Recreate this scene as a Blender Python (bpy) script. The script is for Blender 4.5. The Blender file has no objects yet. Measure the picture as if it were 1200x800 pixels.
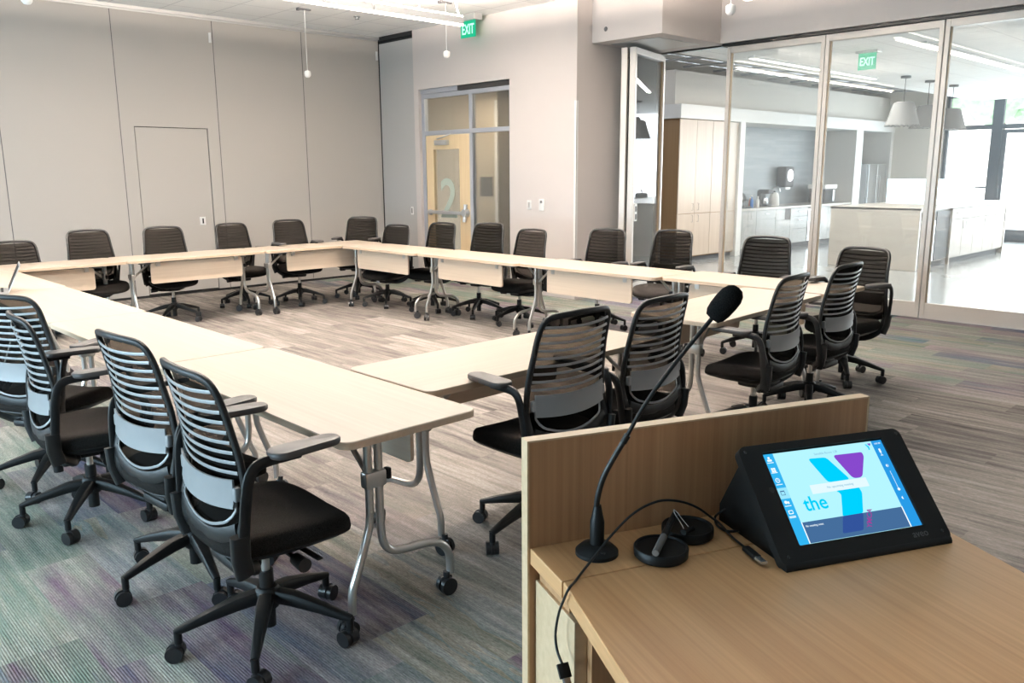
import bpy, bmesh, math, random
from mathutils import Vector, Matrix
random.seed(7)
C = bpy.context.scene.collection
PI = math.pi
sc = bpy.context.scene

# ------------------------------------------------------------------ camera / view
cam_d = bpy.data.cameras.new('camera'); cam = bpy.data.objects.new('camera', cam_d); C.objects.link(cam)
CR = Vector((0.72100972, -0.69290154, -0.00569542)); CU = Vector((0.14226768, 0.13998461, 0.97987969)); CF = Vector((0.67816288, 0.70731306, -0.19950776))
cam.matrix_world = Matrix(((CR.x, CU.x, -CF.x, 0), (CR.y, CU.y, -CF.y, 0), (CR.z, CU.z, -CF.z, 1.6), (0, 0, 0, 1)))
cam_d.sensor_width = 36; cam_d.lens = 29.166; cam_d.clip_start = 0.05; cam_d.clip_end = 300
sc.camera = cam
sc.view_settings.view_transform = 'Standard'; sc.view_settings.look = 'None'
sc.view_settings.gamma = 1; sc.view_settings.use_curve_mapping = False
sc.view_settings.exposure = 0.90
sc.cycles.use_denoising = True
sc.cycles.max_bounces = 8; sc.cycles.transparent_max_bounces = 24; sc.cycles.diffuse_bounces = 4; sc.cycles.glossy_bounces = 4
sc.cycles.sample_clamp_indirect = 6; sc.cycles.caustics_reflective = False; sc.cycles.caustics_refractive = False

# ------------------------------------------------------------------ mesh builder
class MB:
    def __init__(s): s.v = []; s.f = []
    def add(s, vs, fs, T=None):
        o = len(s.v)
        for p in vs:
            p = Vector(p)
            s.v.append(tuple(T @ p) if T else tuple(p))
        for f in fs: s.f.append(tuple(i + o for i in f))
        return s
    def bm(s, b, T=None):
        b.verts.ensure_lookup_table(); b.verts.index_update()
        s.add([v.co.copy() for v in b.verts], [[v.index for v in f.verts] for f in b.faces], T); b.free(); return s
    def box(s, c, d, bev=0.0, seg=2, T=None):
        b = bmesh.new(); bmesh.ops.create_cube(b, size=1)
        for v in b.verts: v.co = Vector((v.co.x * d[0] + c[0], v.co.y * d[1] + c[1], v.co.z * d[2] + c[2]))
        if bev > 0: bmesh.ops.bevel(b, geom=b.edges[:], offset=bev, segments=seg, profile=.5, affect='EDGES')
        return s.bm(b, T)
    def bb(s, x0, x1, y0, y1, z0, z1, bev=0.0, T=None):
        return s.box(((x0+x1)/2, (y0+y1)/2, (z0+z1)/2), (abs(x1-x0), abs(y1-y0), abs(z1-z0)), bev, 2, T)
    def sweep(s, pts, w, h=None, up=(0, 0, 1), n=8, closed=False, boxy=1.0, sc_=None, T=None):
        pts = [Vector(p) for p in pts]; h = w if h is None else h; up = Vector(up); N = len(pts); vs = []; fs = []
        for i, p in enumerate(pts):
            a = pts[(i-1) % N] if (closed or i > 0) else p
            b = pts[(i+1) % N] if (closed or i < N-1) else p
            t = (b-a).normalized(); sd = t.cross(up)
            if sd.length < 1e-4: sd = t.cross(Vector((1, 0.01, 0)))
            sd.normalize(); u = sd.cross(t)
            k = sc_[i] if sc_ else (1, 1)
            for j in range(n):
                q = 2*PI*(j+.5)/n; c_, s_ = math.cos(q), math.sin(q)
                c_ = math.copysign(abs(c_)**boxy, c_); s_ = math.copysign(abs(s_)**boxy, s_)
                vs.append(p + sd*c_*w/2*k[0] + u*s_*h/2*k[1])
        M = N if closed else N-1
        for i in range(M):
            for j in range(n):
                a = i*n+j; b = i*n+(j+1) % n; c = ((i+1) % N)*n+(j+1) % n; d = ((i+1) % N)*n+j
                fs.append((a, b, c, d))
        if not closed:
            fs.append(tuple(range(n))[::-1]); fs.append(tuple(range((N-1)*n, N*n)))
        return s.add(vs, fs, T)
    def cyl(s, a, b, r0, r1=None, n=16, T=None):
        r1 = r0 if r1 is None else r1
        a = Vector(a); b = Vector(b); t = (b-a).normalized(); e = t.orthogonal().normalized(); g = t.cross(e); vs = []
        for p, r in ((a, r0), (b, r1)):
            for j in range(n):
                q = 2*PI*j/n; vs.append(p + e*math.cos(q)*r + g*math.sin(q)*r)
        fs = [(j, (j+1) % n, n+(j+1) % n, n+j) for j in range(n)]; fs += [tuple(range(n))[::-1], tuple(range(n, 2*n))]
        return s.add(vs, fs, T)
    def lathe(s, prof, n=24, T=None):       # prof: (r, z) list
        vs = []; fs = []
        for r, z in prof:
            for j in range(n): q = 2*PI*j/n; vs.append((r*math.cos(q), r*math.sin(q), z))
        for i in range(len(prof)-1):
            for j in range(n): fs.append((i*n+j, i*n+(j+1) % n, (i+1)*n+(j+1) % n, (i+1)*n+j))
        if prof[0][0] > 1e-5: fs.append(tuple(range(n))[::-1])
        if prof[-1][0] > 1e-5: fs.append(tuple(range((len(prof)-1)*n, len(prof)*n)))
        return s.add(vs, fs, T)
    def prism(s, outline, z0, z1, T=None, ch=0.0):      # outline: ccw (x, y)
        n = len(outline); vs = []; lv = [(z0, 0), (z1, 0)]
        if ch > 0: lv = [(z0, ch), (z0+ch, 0), (z1-ch, 0), (z1, ch)]
        cx = sum(p[0] for p in outline)/n; cy = sum(p[1] for p in outline)/n
        for z, k in lv:
            for x, y in outline:
                d = math.hypot(x-cx, y-cy) or 1; vs.append((x-(x-cx)/d*k, y-(y-cy)/d*k, z))
        fs = []
        for i in range(len(lv)-1):
            for j in range(n): fs.append((i*n+j, i*n+(j+1) % n, (i+1)*n+(j+1) % n, (i+1)*n+j))
        fs += [tuple(range(n))[::-1], tuple(range((len(lv)-1)*n, len(lv)*n))]
        return s.add(vs, fs, T)
    def build(s, name, m, parent=None, smooth=35, fix=True):
        me = bpy.data.meshes.new(name)
        me.from_pydata(s.v, [], s.f); me.validate(); me.update()
        if fix:
            b = bmesh.new(); b.from_mesh(me); bmesh.ops.remove_doubles(b, verts=b.verts[:], dist=1e-6)
            bmesh.ops.recalc_face_normals(b, faces=b.faces[:]); b.to_mesh(me); b.free()
        if smooth:
            me.shade_smooth(); me.set_sharp_from_angle(angle=math.radians(smooth))
        me.materials.append(m)
        o = bpy.data.objects.new(name, me); C.objects.link(o)
        if parent is not None: o.parent = parent
        return o
def smooth_path(pts, k=4, closed=False):
    pts = [Vector(p) for p in pts]; N = len(pts); out = []
    for i in range(N if closed else N-1):
        g = lambda j: pts[j % N] if closed else pts[max(0, min(N-1, j))]
        a, b, c, d = g(i-1), g(i), g(i+1), g(i+2)
        for q in range(k):
            t = q/k
            out.append(.5*((2*b)+(c-a)*t+(2*a-5*b+4*c-d)*t*t+(3*b-a-3*c+d)*t**3))
    if not closed: out.append(pts[-1])
    return out
def rrect(x0, x1, y0, y1, r, n=6):
    out = []
    for cx, cy, a0 in ((x1-r, y1-r, 0), (x0+r, y1-r, 90), (x0+r, y0+r, 180), (x1-r, y0+r, 270)):
        for i in range(n+1):
            a = math.radians(a0+90*i/n); out.append((cx+r*math.cos(a), cy+r*math.sin(a)))
    return out
def tag(o, label=None, cat=None, group=None, kind=None):
    if label: o['label'] = label
    if cat: o['category'] = cat
    if group: o['group'] = group
    if kind: o['kind'] = kind
    return o
def empty(name, loc=(0, 0, 0), rz=0):
    o = bpy.data.objects.new(name, None); C.objects.link(o); o.location = loc; o.rotation_euler = (0, 0, rz); o.empty_display_size = .1
    return o
def copy_tree(o, parent=None):
    c = o.copy(); C.objects.link(c)
    if parent is not None: c.parent = parent
    for ch in o.children: copy_tree(ch, c)
    return c
def struct(name, mb, m, label=None, parent=None, smooth=0):
    o = mb.build(name, m, parent, smooth)
    if parent is None: o['kind'] = 'structure'; o['category'] = name.split('_')[0]
    if label: o['label'] = label
    return o
def text(name, s, size, m, parent=None, M=None, ext=0.0004, align='CENTER', bold=0.0):
    cu = bpy.data.curves.new(name, 'FONT'); cu.body = s; cu.size = size; cu.align_x = align; cu.align_y = 'CENTER'; cu.extrude = ext; cu.offset = bold; cu.resolution_u = 3
    t = bpy.data.objects.new(name, cu); C.objects.link(t)
    dg = bpy.context.evaluated_depsgraph_get(); dg.update()
    me = bpy.data.meshes.new_from_object(t.evaluated_get(dg)); bpy.data.objects.remove(t); bpy.data.curves.remove(cu)
    me.materials.clear(); me.materials.append(m)
    if M is not None: me.transform(M)
    o = bpy.data.objects.new(name, me); C.objects.link(o)
    if parent is not None: o.parent = parent
    return o

# ------------------------------------------------------------------ materials
class NT:
    def __init__(s, name):
        s.m = bpy.data.materials.new(name); s.m.use_nodes = True; s.t = s.m.node_tree; s.t.nodes.clear()
        s.out = s.t.nodes.new('ShaderNodeOutputMaterial')
    def n(s, typ, **kw):
        nd = s.t.nodes.new(typ)
        for k, v in kw.items(): setattr(nd, k, v)
        return nd
    def put(s, sock, v):
        if isinstance(v, bpy.types.NodeSocket): s.t.links.new(v, sock)
        elif v is not None: sock.default_value = v
    def math(s, op, a, b=None, c=None, clamp=False):
        nd = s.n('ShaderNodeMath', operation=op, use_clamp=clamp); s.put(nd.inputs[0], a)
        if b is not None: s.put(nd.inputs[1], b)
        if c is not None: s.put(nd.inputs[2], c)
        return nd.outputs[0]
    def obj(s): return s.n('ShaderNodeTexCoord').outputs['Object']
    def sep(s, v):
        nd = s.n('ShaderNodeSeparateXYZ'); s.put(nd.inputs[0], v); return nd.outputs
    def comb(s, x, y, z=0.0):
        nd = s.n('ShaderNodeCombineXYZ'); s.put(nd.inputs[0], x); s.put(nd.inputs[1], y); s.put(nd.inputs[2], z); return nd.outputs[0]
    def scale(s, v, k):
        nd = s.n('ShaderNodeMapping'); s.put(nd.inputs[0], v); nd.inputs['Scale'].default_value = k; return nd.outputs[0]
    def noise(s, v, scale=5, detail=2, rough=.5):
        nd = s.n('ShaderNodeTexNoise'); s.put(nd.inputs['Vector'], v); nd.inputs['Scale'].default_value = scale; nd.inputs['Detail'].default_value = detail; nd.inputs['Roughness'].default_value = rough
        return nd.outputs[0]
    def white(s, v):
        nd = s.n('ShaderNodeTexWhiteNoise', noise_dimensions='3D'); s.put(nd.inputs[0], v); return nd.outputs[0]
    def ramp(s, f, stops, interp='LINEAR'):
        nd = s.n('ShaderNodeValToRGB'); s.put(nd.inputs[0], f); cr = nd.color_ramp; cr.interpolation = interp
        while len(cr.elements) < len(stops): cr.elements.new(.5)
        for e, (p, c) in zip(cr.elements, stops): e.position = p; e.color = (*c, 1)
        return nd.outputs[0]
    def mix(s, f, a, b, mode='MIX'):
        nd = s.n('ShaderNodeMix', data_type='RGBA', blend_type=mode); s.put(nd.inputs[0], f)
        s.put(nd.inputs[6], (*a, 1) if isinstance(a, tuple) else a); s.put(nd.inputs[7], (*b, 1) if isinstance(b, tuple) else b)
        return nd.outputs[2]
    def bump(s, h, strength=.2, dist=.002):
        nd = s.n('ShaderNodeBump'); s.put(nd.inputs['Height'], h); nd.inputs['Strength'].default_value = strength; nd.inputs['Distance'].default_value = dist; return nd.outputs[0]
    def bsdf(s, col=None, rough=.5, metal=0., spec=.5, normal=None, emit=None, es=0., coat=0.):
        b = s.n('ShaderNodeBsdfPrincipled'); s.put(b.inputs['Base Color'], (*col, 1) if isinstance(col, tuple) else col)
        s.put(b.inputs['Roughness'], rough); b.inputs['Metallic'].default_value = metal; b.inputs['Specular IOR Level'].default_value = spec
        b.inputs['Coat Weight'].default_value = coat
        if normal is not None: s.put(b.inputs['Normal'], normal)
        if emit is not None: s.put(b.inputs['Emission Color'], (*emit, 1) if isinstance(emit, tuple) else emit); b.inputs['Emission Strength'].default_value = es
        return b.outputs[0]
    def fin(s, sh): s.put(s.out.inputs[0], sh); return s.m
def plain(name, col, rough=.5, metal=0., spec=.5, var=.04, scale=30, emit=None, es=0., bump=0.0, coat=0.):
    t = NT(name); o = t.obj(); nz = t.noise(o, scale, 3)
    c = t.mix(nz, tuple(max(0, x*(1-var)) for x in col), tuple(min(1, x*(1+var)) for x in col))
    nr = t.bump(t.noise(o, scale*6, 2), bump, .001) if bump else None
    return t.fin(t.bsdf(c, rough, metal, spec, nr, emit, es, coat))
def wood(name, c0, c1, axis='x', fine=90, rough=.42, coat=0.0):
    t = NT(name); o = t.obj(); k = {'x': (1.2, fine, fine), 'y': (fine, 1.2, fine), 'z': (fine, fine, 1.2)}[axis]
    g = t.noise(t.scale(o, k), 1.0, 4, .6); k2 = tuple(v*.12 if v > 2 else .4 for v in k)
    g2 = t.noise(t.scale(o, k2), 1.0, 2, .5); f = t.math('ADD', t.math('MULTIPLY', g, .65), t.math('MULTIPLY', g2, .35))
    c = t.ramp(f, [(.3, c0), (.68, c1)])
    return t.fin(t.bsdf(c, rough, 0, .4, t.bump(g, .06, .001), coat=coat))
def fabric(name, c0, c1, scale=900, rough=.95):
    t = NT(name); o = t.obj(); w = t.noise(o, scale, 2, .7); c = t.mix(t.math('MULTIPLY', t.math('SUBTRACT', w, .35), 3, clamp=True), c0, c1)
    return t.fin(t.bsdf(c, rough, 0, .04, t.bump(w, .25, .001)))
def glass_mat(name, tint=(.97, .985, .98), refl=1.0, haze=0.0):
    t = NT(name); tr = t.n('ShaderNodeBsdfTransparent'); tr.inputs[0].default_value = (*tint, 1)
    gl = t.n('ShaderNodeBsdfGlossy'); gl.inputs['Roughness'].default_value = 0.0; gl.inputs[0].default_value = (1, 1, 1, 1)
    fr = t.n('ShaderNodeFresnel'); fr.inputs[0].default_value = 1.5
    mx = t.n('ShaderNodeMixShader'); t.put(mx.inputs[0], t.math('MULTIPLY', fr.outputs[0], refl, clamp=True)); t.put(mx.inputs[1], tr.outputs[0]); t.put(mx.inputs[2], gl.outputs[0])
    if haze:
        df = t.n('ShaderNodeBsdfDiffuse'); df.inputs[0].default_value = (.9, .93, .95, 1)  # white diffuse share paints a washed-out haze onto the pane
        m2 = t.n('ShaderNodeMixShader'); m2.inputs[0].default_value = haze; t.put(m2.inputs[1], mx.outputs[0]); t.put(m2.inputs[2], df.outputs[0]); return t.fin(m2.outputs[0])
    return t.fin(mx.outputs[0])
def glow(name, col, s):
    t = NT(name); e = t.n('ShaderNodeEmission'); e.inputs[0].default_value = (*col, 1); e.inputs[1].default_value = s; return t.fin(e.outputs[0])

def carpet_mat():
    t = NT('plank_carpet'); x, y, z = t.sep(t.obj())
    col = t.math('FLOOR', t.math('DIVIDE', x, .245)); hc = t.white(t.comb(col, 3.7, 1.3))
    row = t.math('FLOOR', t.math('ADD', t.math('DIVIDE', y, .98), t.math('MULTIPLY', hc, 7.31)))
    h1 = t.white(t.comb(col, row, .5)); h2 = t.white(t.comb(col, row, 9.5))
    off = t.math('MULTIPLY', h1, 40)
    st = t.noise(t.comb(t.math('ADD', t.math('MULTIPLY', x, 22), off), t.math('ADD', t.math('MULTIPLY', y, 1.5), off)), 1, 4, .68)
    st2 = t.noise(t.comb(t.math('ADD', t.math('MULTIPLY', x, 7), off), t.math('ADD', t.math('MULTIPLY', y, 1.1), off)), 1, 3, .6)
    v = t.math('ADD', t.math('MULTIPLY', h1, .26), t.math('ADD', t.math('MULTIPLY', st, 1.15), t.math('MULTIPLY', st2, .60)))
    v = t.math('SUBTRACT', v, .50)
    base = t.ramp(v, [(.20, (.070, .062, .057)), (.42, (.185, .163, .148)), (.62, (.30, .268, .240)), (.82, (.43, .385, .345))])
    hue = t.ramp(t.math('FRACT', t.math('ADD', h2, t.math('MULTIPLY', st2, .9))), [(0, (.04, .24, .26)), (.22, (.05, .12, .28)), (.4, (.22, .11, .24)), (.58, (.32, .42, .34)), (.78, (.07, .28, .22)), (1, (.36, .32, .20))])
    colr = t.mix(.5, base, t.mix(t.math('MULTIPLY', v, 1.0, clamp=True), hue, t.mix(.5, hue, base), 'MIX'))
    colr = t.mix(t.math('MULTIPLY', v, .35, clamp=True), colr, base)
    wob = t.math('MULTIPLY', t.math('SUBTRACT', t.noise(t.comb(x, y), .8, 2), .5), 1.6)
    xx = t.math('ADD', x, wob)
    za = t.math('DIVIDE', t.math('SUBTRACT', 2.35, xx), .9, clamp=True); zb = t.math('DIVIDE', t.math('SUBTRACT', xx, 6.2), .8, clamp=True)
    zn = t.math('MAXIMUM', za, zb); zn = t.math('MULTIPLY', zn, t.ramp(t.noise(t.comb(x, y), 1.6, 2), [(.3, (.45,)*3), (.55, (1,)*3)]))
    c = t.mix(zn, base, colr)
    pile = t.noise(t.comb(t.math('MULTIPLY', x, 210), t.math('MULTIPLY', y, 40)), 1, 2, .8)
    rib = t.math('SINE', t.math('MULTIPLY', x, 700))
    c = t.mix(t.math('MULTIPLY', t.math('SUBTRACT', pile, .3), 2, clamp=True), t.mix(1, c, (.62, .62, .62), 'MULTIPLY'), t.mix(1, c, (1.35, 1.35, 1.35), 'MULTIPLY'))
    return t.fin(t.bsdf(c, .97, 0, .08, t.bump(t.math('ADD', pile, t.math('MULTIPLY', rib, .4)), .5, .004)))
def ceiling_mat():
    t = NT('ceiling_tiles'); x, y, z = t.sep(t.obj())
    def ln(a, ph, w=.012):
        f = t.math('FRACT', t.math('DIVIDE', t.math('ADD', a, ph), .62)); d = t.math('ABSOLUTE', t.math('SUBTRACT', f, .5)); return t.math('GREATER_THAN', d, .5-w)
    g = t.math('MAXIMUM', ln(x, -.17), ln(y, -.25))
    sp = t.noise(t.obj(), 160, 2); c = t.mix(sp, (.90, .90, .89), (.94, .94, .93)); c = t.mix(t.math('MULTIPLY', g, .6), c, (.55, .55, .56))
    return t.fin(t.bsdf(c, .9, 0, .1))
def tile_mat():
    t = NT('grey_stacked_tile'); x, y, z = t.sep(t.obj())
    r = t.math('FLOOR', t.math('DIVIDE', z, .075)); h = t.white(t.comb(r, t.math('FLOOR', t.math('ADD', t.math('DIVIDE', x, .6), t.math('MULTIPLY', t.white(t.comb(r, 1, 1)), 3))), 2))
    ln_ = t.math('GREATER_THAN', t.math('FRACT', t.math('DIVIDE', z, .075)), .93)
    c = t.ramp(h, [(0, (.235, .255, .27)), (1, (.285, .305, .32))]); c = t.mix(t.math('MULTIPLY', ln_, .5), c, (.20, .21, .22))
    return t.fin(t.bsdf(c, .45, 0, .4))
def panel_fab():
    t = NT('wall_covering'); o = t.obj(); n1 = t.noise(t.scale(o, (1, 1, 1)), 260, 2, .8)
    c = t.mix(n1, (.40, .375, .345), (.46, .43, .395)); return t.fin(t.bsdf(c, .85, 0, .2, t.bump(n1, .15, .001)))
def mesh_mat():
    t = NT('black_knit_mesh'); tr = t.n('ShaderNodeBsdfTransparent'); tr.inputs[0].default_value = (1, .93, .85, 1)
    b = t.bsdf((.006, .0055, .005), .9, 0, .02); mx = t.n('ShaderNodeMixShader'); mx.inputs[0].default_value = .95
    t.put(mx.inputs[1], tr.outputs[0]); t.put(mx.inputs[2], b); return t.fin(mx.outputs[0])
def foliage_mat():
    t = NT('green_foliage'); n = t.noise(t.obj(), 3, 4, .7); return t.fin(t.bsdf(t.ramp(n, [(.3, (.16, .30, .16)), (.7, (.42, .58, .36))]), .7))

M = {}
M['carpet'] = carpet_mat(); M['ceil'] = ceiling_mat(); M['tile'] = tile_mat(); M['panel'] = panel_fab(); M['mesh'] = mesh_mat(); M['leaf'] = foliage_mat()
M['wall'] = plain('painted_wall', (.56, .51, .485), .8, var=.02, scale=4)
M['wall2'] = plain('warm_painted_wall', (.50, .43, .37), .8, var=.02, scale=4)
M['white'] = plain('white_paint', (.78, .77, .75), .6, var=.02)
M['pocket'] = plain('grey_pocket_door', (.42, .41, .40), .6, var=.02)
M['track'] = plain('track_metal', (.55, .55, .54), .4, .6)
M['darkgap'] = plain('dark_recess', (.02, .02, .02), .9)
M['alu'] = plain('brushed_aluminium', (.62, .62, .63), .35, .7, var=.03)
M['alup'] = plain('pale_aluminium_frame', (.56, .52, .48), .4, .25, var=.02)
M['alub'] = plain('blue_grey_frame', (.46, .48, .53), .45, .4, var=.02)
M['top'] = wood('pale_maple_laminate', (.50, .415, .335), (.59, .50, .41), 'x', 70, .38)
M['panelwood'] = wood('maple_laminate_panel', (.62, .49, .37), (.71, .58, .455), 'x', 70, .45)
M['tedge'] = wood('tan_edge_band', (.50, .375, .26), (.58, .45, .33), 'x', 60, .45)
M['oak'] = wood('oak_veneer', (.38, .195, .092), (.56, .32, .165), 'z', 110, .4)
M['oakx'] = wood('oak_veneer_flat_lit', (.53, .275, .12), (.70, .40, .19), 'y', 110, .35)  # lighter than the upright oak: light from above put into the colour
M['oakedge'] = wood('oak_edge_band', (.56, .39, .23), (.68, .50, .32), 'x', 60, .4)
M['chrome'] = plain('satin_silver_tube', (.56, .54, .51), .28, .85, var=.03)
M['black'] = plain('black_plastic', (.008, .008, .008), .48, spec=.28, bump=.05)
M['frame'] = plain('charcoal_plastic', (.011, .011, .011), .45, spec=.28, bump=.04)
M['rubber'] = plain('black_caster_plastic', (.012, .012, .013), .35, spec=.5)
M['slat'] = plain('grey_plastic_slat', (.235, .24, .245), .36, spec=.5)
M['seat'] = fabric('black_seat_fabric', (.007, .0065, .006), (.030, .027, .025), 420)
M['pad'] = plain('armrest_urethane', (.060, .055, .054), .5, spec=.45)
M['glass'] = glass_mat('hazed_glass', (.965, .98, .975), 1.0, .075)
M['dglass'] = glass_mat('door_glass', (.93, .93, .90), .8)
M['frost'] = plain('frosted_numeral', (.40, .45, .38), .7)
M['birch'] = wood('birch_door', (.66, .49, .29), (.76, .59, .37), 'z', 40, .45)
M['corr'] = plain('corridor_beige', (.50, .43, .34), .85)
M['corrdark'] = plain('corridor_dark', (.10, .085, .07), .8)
M['red'] = wood('red_wood_ceiling', (.22, .09, .04), (.33, .14, .07), 'y', 30, .5)
M['kfloor'] = plain('polished_concrete', (.30, .315, .315), .18, spec=.6, var=.12, scale=1.2)
M['kwall'] = plain('kitchen_paint', (.72, .68, .62), .7, var=.02)
M['cab'] = wood('pale_laminate_cabinet', (.47, .385, .31), (.56, .47, .385), 'z', 60, .35)
M['cabside'] = wood('oak_cabinet_side', (.27, .165, .08), (.36, .225, .12), 'z', 60, .45)
M['basecab'] = wood('grey_laminate_cabinet', (.33, .325, .31), (.40, .395, .38), 'z', 60, .25)
M['stone'] = plain('white_quartz', (.50, .46, .41), .25, var=.03)
M['steel'] = plain('stainless_steel', (.62, .64, .66), .25, .9)
M['duct'] = plain('galvanised_duct', (.45, .46, .47), .4, .7)
M['plenum'] = plain('painted_deck', (.42, .40, .37), .9)
M['shade'] = plain('grey_felt_shade', (.17, .17, .17), .9)
M['lampglow'] = glow('lamp_diffuser', (1, .90, .76), 9)
M['kglow'] = glow('kitchen_diffuser', (1, .97, .92), 4)
M['bulb'] = glow('pendant_bulb', (1, .9, .75), 1.5)
M['exit'] = glow('green_exit_letters', (.45, 1, .72), .9)
M['exitpanel'] = glow('exit_panel_tint', (.03, .62, .32), .5)
M['pave'] = plain('pale_pavement', (.75, .75, .73), .9)
M['bark'] = plain('bark', (.15, .10, .07), .9)
M['cable'] = plain('black_cable', (.010, .010, .010), .45)
M['foam'] = fabric('black_foam', (.004, .004, .004), (.018, .017, .016), 700)
M['wplastic'] = plain('white_plastic', (.75, .74, .72), .45)
M['alsilver'] = plain('laptop_aluminium', (.55, .53, .52), .35, .6)
M['dkgrey'] = plain('dark_grey_plate', (.10, .10, .105), .6)
M['pen'] = plain('grey_pen_barrel', (.12, .115, .11), .45)

# ------------------------------------------------------------------ the setting
ZC = 3.66; YB = 11.2; XD = 7.88; XG = 9.47
struct('floor', MB().bb(-2.5, XG+.02, -3, YB+.15, -.1, 0), M['carpet'], 'grey and taupe plank carpet with teal and purple patches')
struct('floor_kitchen', MB().bb(XG+.02, 23, -3, 12, -.1, -.002), M['kfloor'], 'polished grey concrete floor of the kitchen')
struct('ceiling', MB().bb(-2.5, XG+.1, -3, YB+.15, ZC, ZC+.12), M['ceil'], 'white suspended tile ceiling')
# operable partition (far wall)
wb = MB().bb(-2.5, XD+.2, YB+.06, YB+.18, 0, ZC).build('wall_back', M['darkgap'], None, 0); tag(wb, 'long grey folding partition wall of tall panels', 'wall', kind='structure')
seams = [-2.5, -1.37, -.05, 1.26, 2.578, 3.917, 5.215, 6.55, 7.895]
for i in range(len(seams)-1):
    a, b = seams[i]+.004, seams[i+1]-.004
    mb = MB()
    if abs(seams[i]-3.917) < .01:
        mb.bb(a, 4.085, YB, YB+.06, .03, 3.62); mb.bb(5.055, b, YB, YB+.06, .03, 3.62); mb.bb(4.085, 5.055, YB, YB+.06, 2.207, 3.62)
    else: mb.bb(a, b, YB, YB+.06, .03, 3.62, .003)
    mb.build('partition_panel', M['panel'], wb, 0)
    if seams[i] > 0: MB().bb(a-.009, a-.001, YB-.002, YB+.01, .05, 3.6).build('edge_trim', M['dkgrey'], wb, 0)
    if i in (5, 7): MB().bb(b-.05, b-.015, YB-.012, YB, 3.32, 3.45, .003).build('hinge_plate', M['wplastic'], wb, 0)
MB().bb(-2.5, XD, YB-.05, YB+.06, 3.62, 3.66).bb(-2.5, XD, YB-.02, YB, 3.60, 3.64).build('ceiling_track', M['track'], wb, 0)
MB().bb(-2.5, XD, YB-.01, YB+.04, .0, .03).build('floor_seal', M['frame'], wb, 0)
dr = MB().bb(4.095, 5.045, YB+.008, YB+.055, .04, 2.198, .003).build('door_1', M['panel'], None, 0); tag(dr, 'flush grey pass door set in the partition wall', 'door', kind='structure')
MB().bb(4.85, 4.93, YB-.003, YB+.01, .92, 1.03, .003).build('latch_plate', M['wplastic'], dr, 0)
MB().bb(4.88, 4.90, YB-.008, YB, .94, 1.01, .002).build('latch', M['black'], dr, 0)
MB().bb(5.048, 5.056, YB+.02, YB+.03, .04, 2.2).build('door_gap_seal', M['darkgap'], dr, 0)
# wall with the door (x = XD) and return
wr = MB()
wr.bb(XD, XD+.16, 10.31, 10.20, 0, ZC).bb(XD, XD+.16, 7.05, 8.24, 0, ZC).bb(XD, XD+.16, 8.24, 10.20, 2.81, ZC).bb(XD+.16, XG+.1, 7.05, 7.2, 0, ZC)
wr.build('wall_right', M['wall'], None, 0); tag(bpy.data.objects['wall_right'], 'pale plaster wall around the glazed door', 'wall', kind='structure')
MB().bb(XD-.004, XD+.03, 7.045, 7.049, .1, 2.46).bb(XD-.004, XD, 7.045, 7.08, .1, 2.46).build('corner_guard', M['white'], bpy.data.objects['wall_right'], 0)
# pocket door of the partition
pk = MB().bb(XD+.02, XD+.06, 10.33, 11.19, .02, 3.56, .004).build('door_2', M['pocket'], None, 0); tag(pk, 'tall narrow grey pocket door in the room corner', 'door', kind='structure')
MB().bb(XD+.012, XD+.02, 10.42, 10.48, .97, 1.09, .002).build('latch_plate', M['wplastic'], pk, 0)
MB().bb(XD+.008, XD+.013, 10.44, 10.46, .99, 1.07, .002).build('latch', M['black'], pk, 0)
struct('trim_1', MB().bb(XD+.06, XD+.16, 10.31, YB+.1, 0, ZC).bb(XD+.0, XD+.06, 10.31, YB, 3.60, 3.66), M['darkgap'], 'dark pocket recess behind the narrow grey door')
# storefront door frame
fr = MB(); X0, X1 = XD+.05, XD+.11
for y0, y1 in ((10.13, 10.20), (9.06, 9.12), (8.24, 8.30)): fr.bb(X0, X1, y0, y1, 0, 2.74, .003)
for z0, z1 in ((2.15, 2.21), (2.68, 2.74)): fr.bb(X0+.001, X1-.001, 8.25, 10.19, z0, z1, .003)
fr.bb(X0+.001, X1-.001, 8.25, 9.1, 0, .12, .003)
w1 = fr.build('window_frame_1', M['alub'], None, 0); tag(w1, 'blue grey metal frame with transom and sidelight around the wooden door', 'window', kind='structure')
MB().bb(XD+.07, XD+.08, 8.3, 9.06, .12, 2.15).bb(XD+.07, XD+.08, 8.3, 9.06, 2.21, 2.68).bb(XD+.07, XD+.08, 9.12, 10.13, 2.21, 2.68).build('glass_pane', M['dglass'], w1, 0)
MB().bb(XD+.04, XD+.12, 8.24, 9.35, 2.745, 2.81).build('shadow_gap', M['darkgap'], w1, 0)
MB().bb(XD+.04, XD+.12, 9.35, 10.2, 2.745, 2.81).build('head_trim', M['alub'], w1, 0)
d3 = MB(); a, b = 9.13, 10.12; xd0, xd1 = XD+.06, XD+.10
d3.bb(xd0, xd1, 9.95, b, .01, 2.14, .002).bb(xd0, xd1, a, 9.36, .01, 2.14, .002).bb(xd0, xd1, 9.36, 9.95, 1.94, 2.14, .002).bb(xd0, xd1, 9.36, 9.95, .01, .35, .002)
d3 = d3.build('door_3', M['birch'], None, 0); tag(d3, 'birch door with tall glass lite and metal push bar', 'door', kind='structure')
MB().bb(xd0+.015, xd0+.025, 9.36, 9.95, .35, 1.94).build('glass_lite', M['dglass'], d3, 0)
MB().bb(xd0-.07, xd0-.035, 9.2, 10.05, 1.0, 1.05, .008).bb(xd0-.04, xd0, 10.0, 10.05, .98, 1.06, .004).build('push_bar', M['alu'], d3, 30)
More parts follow.
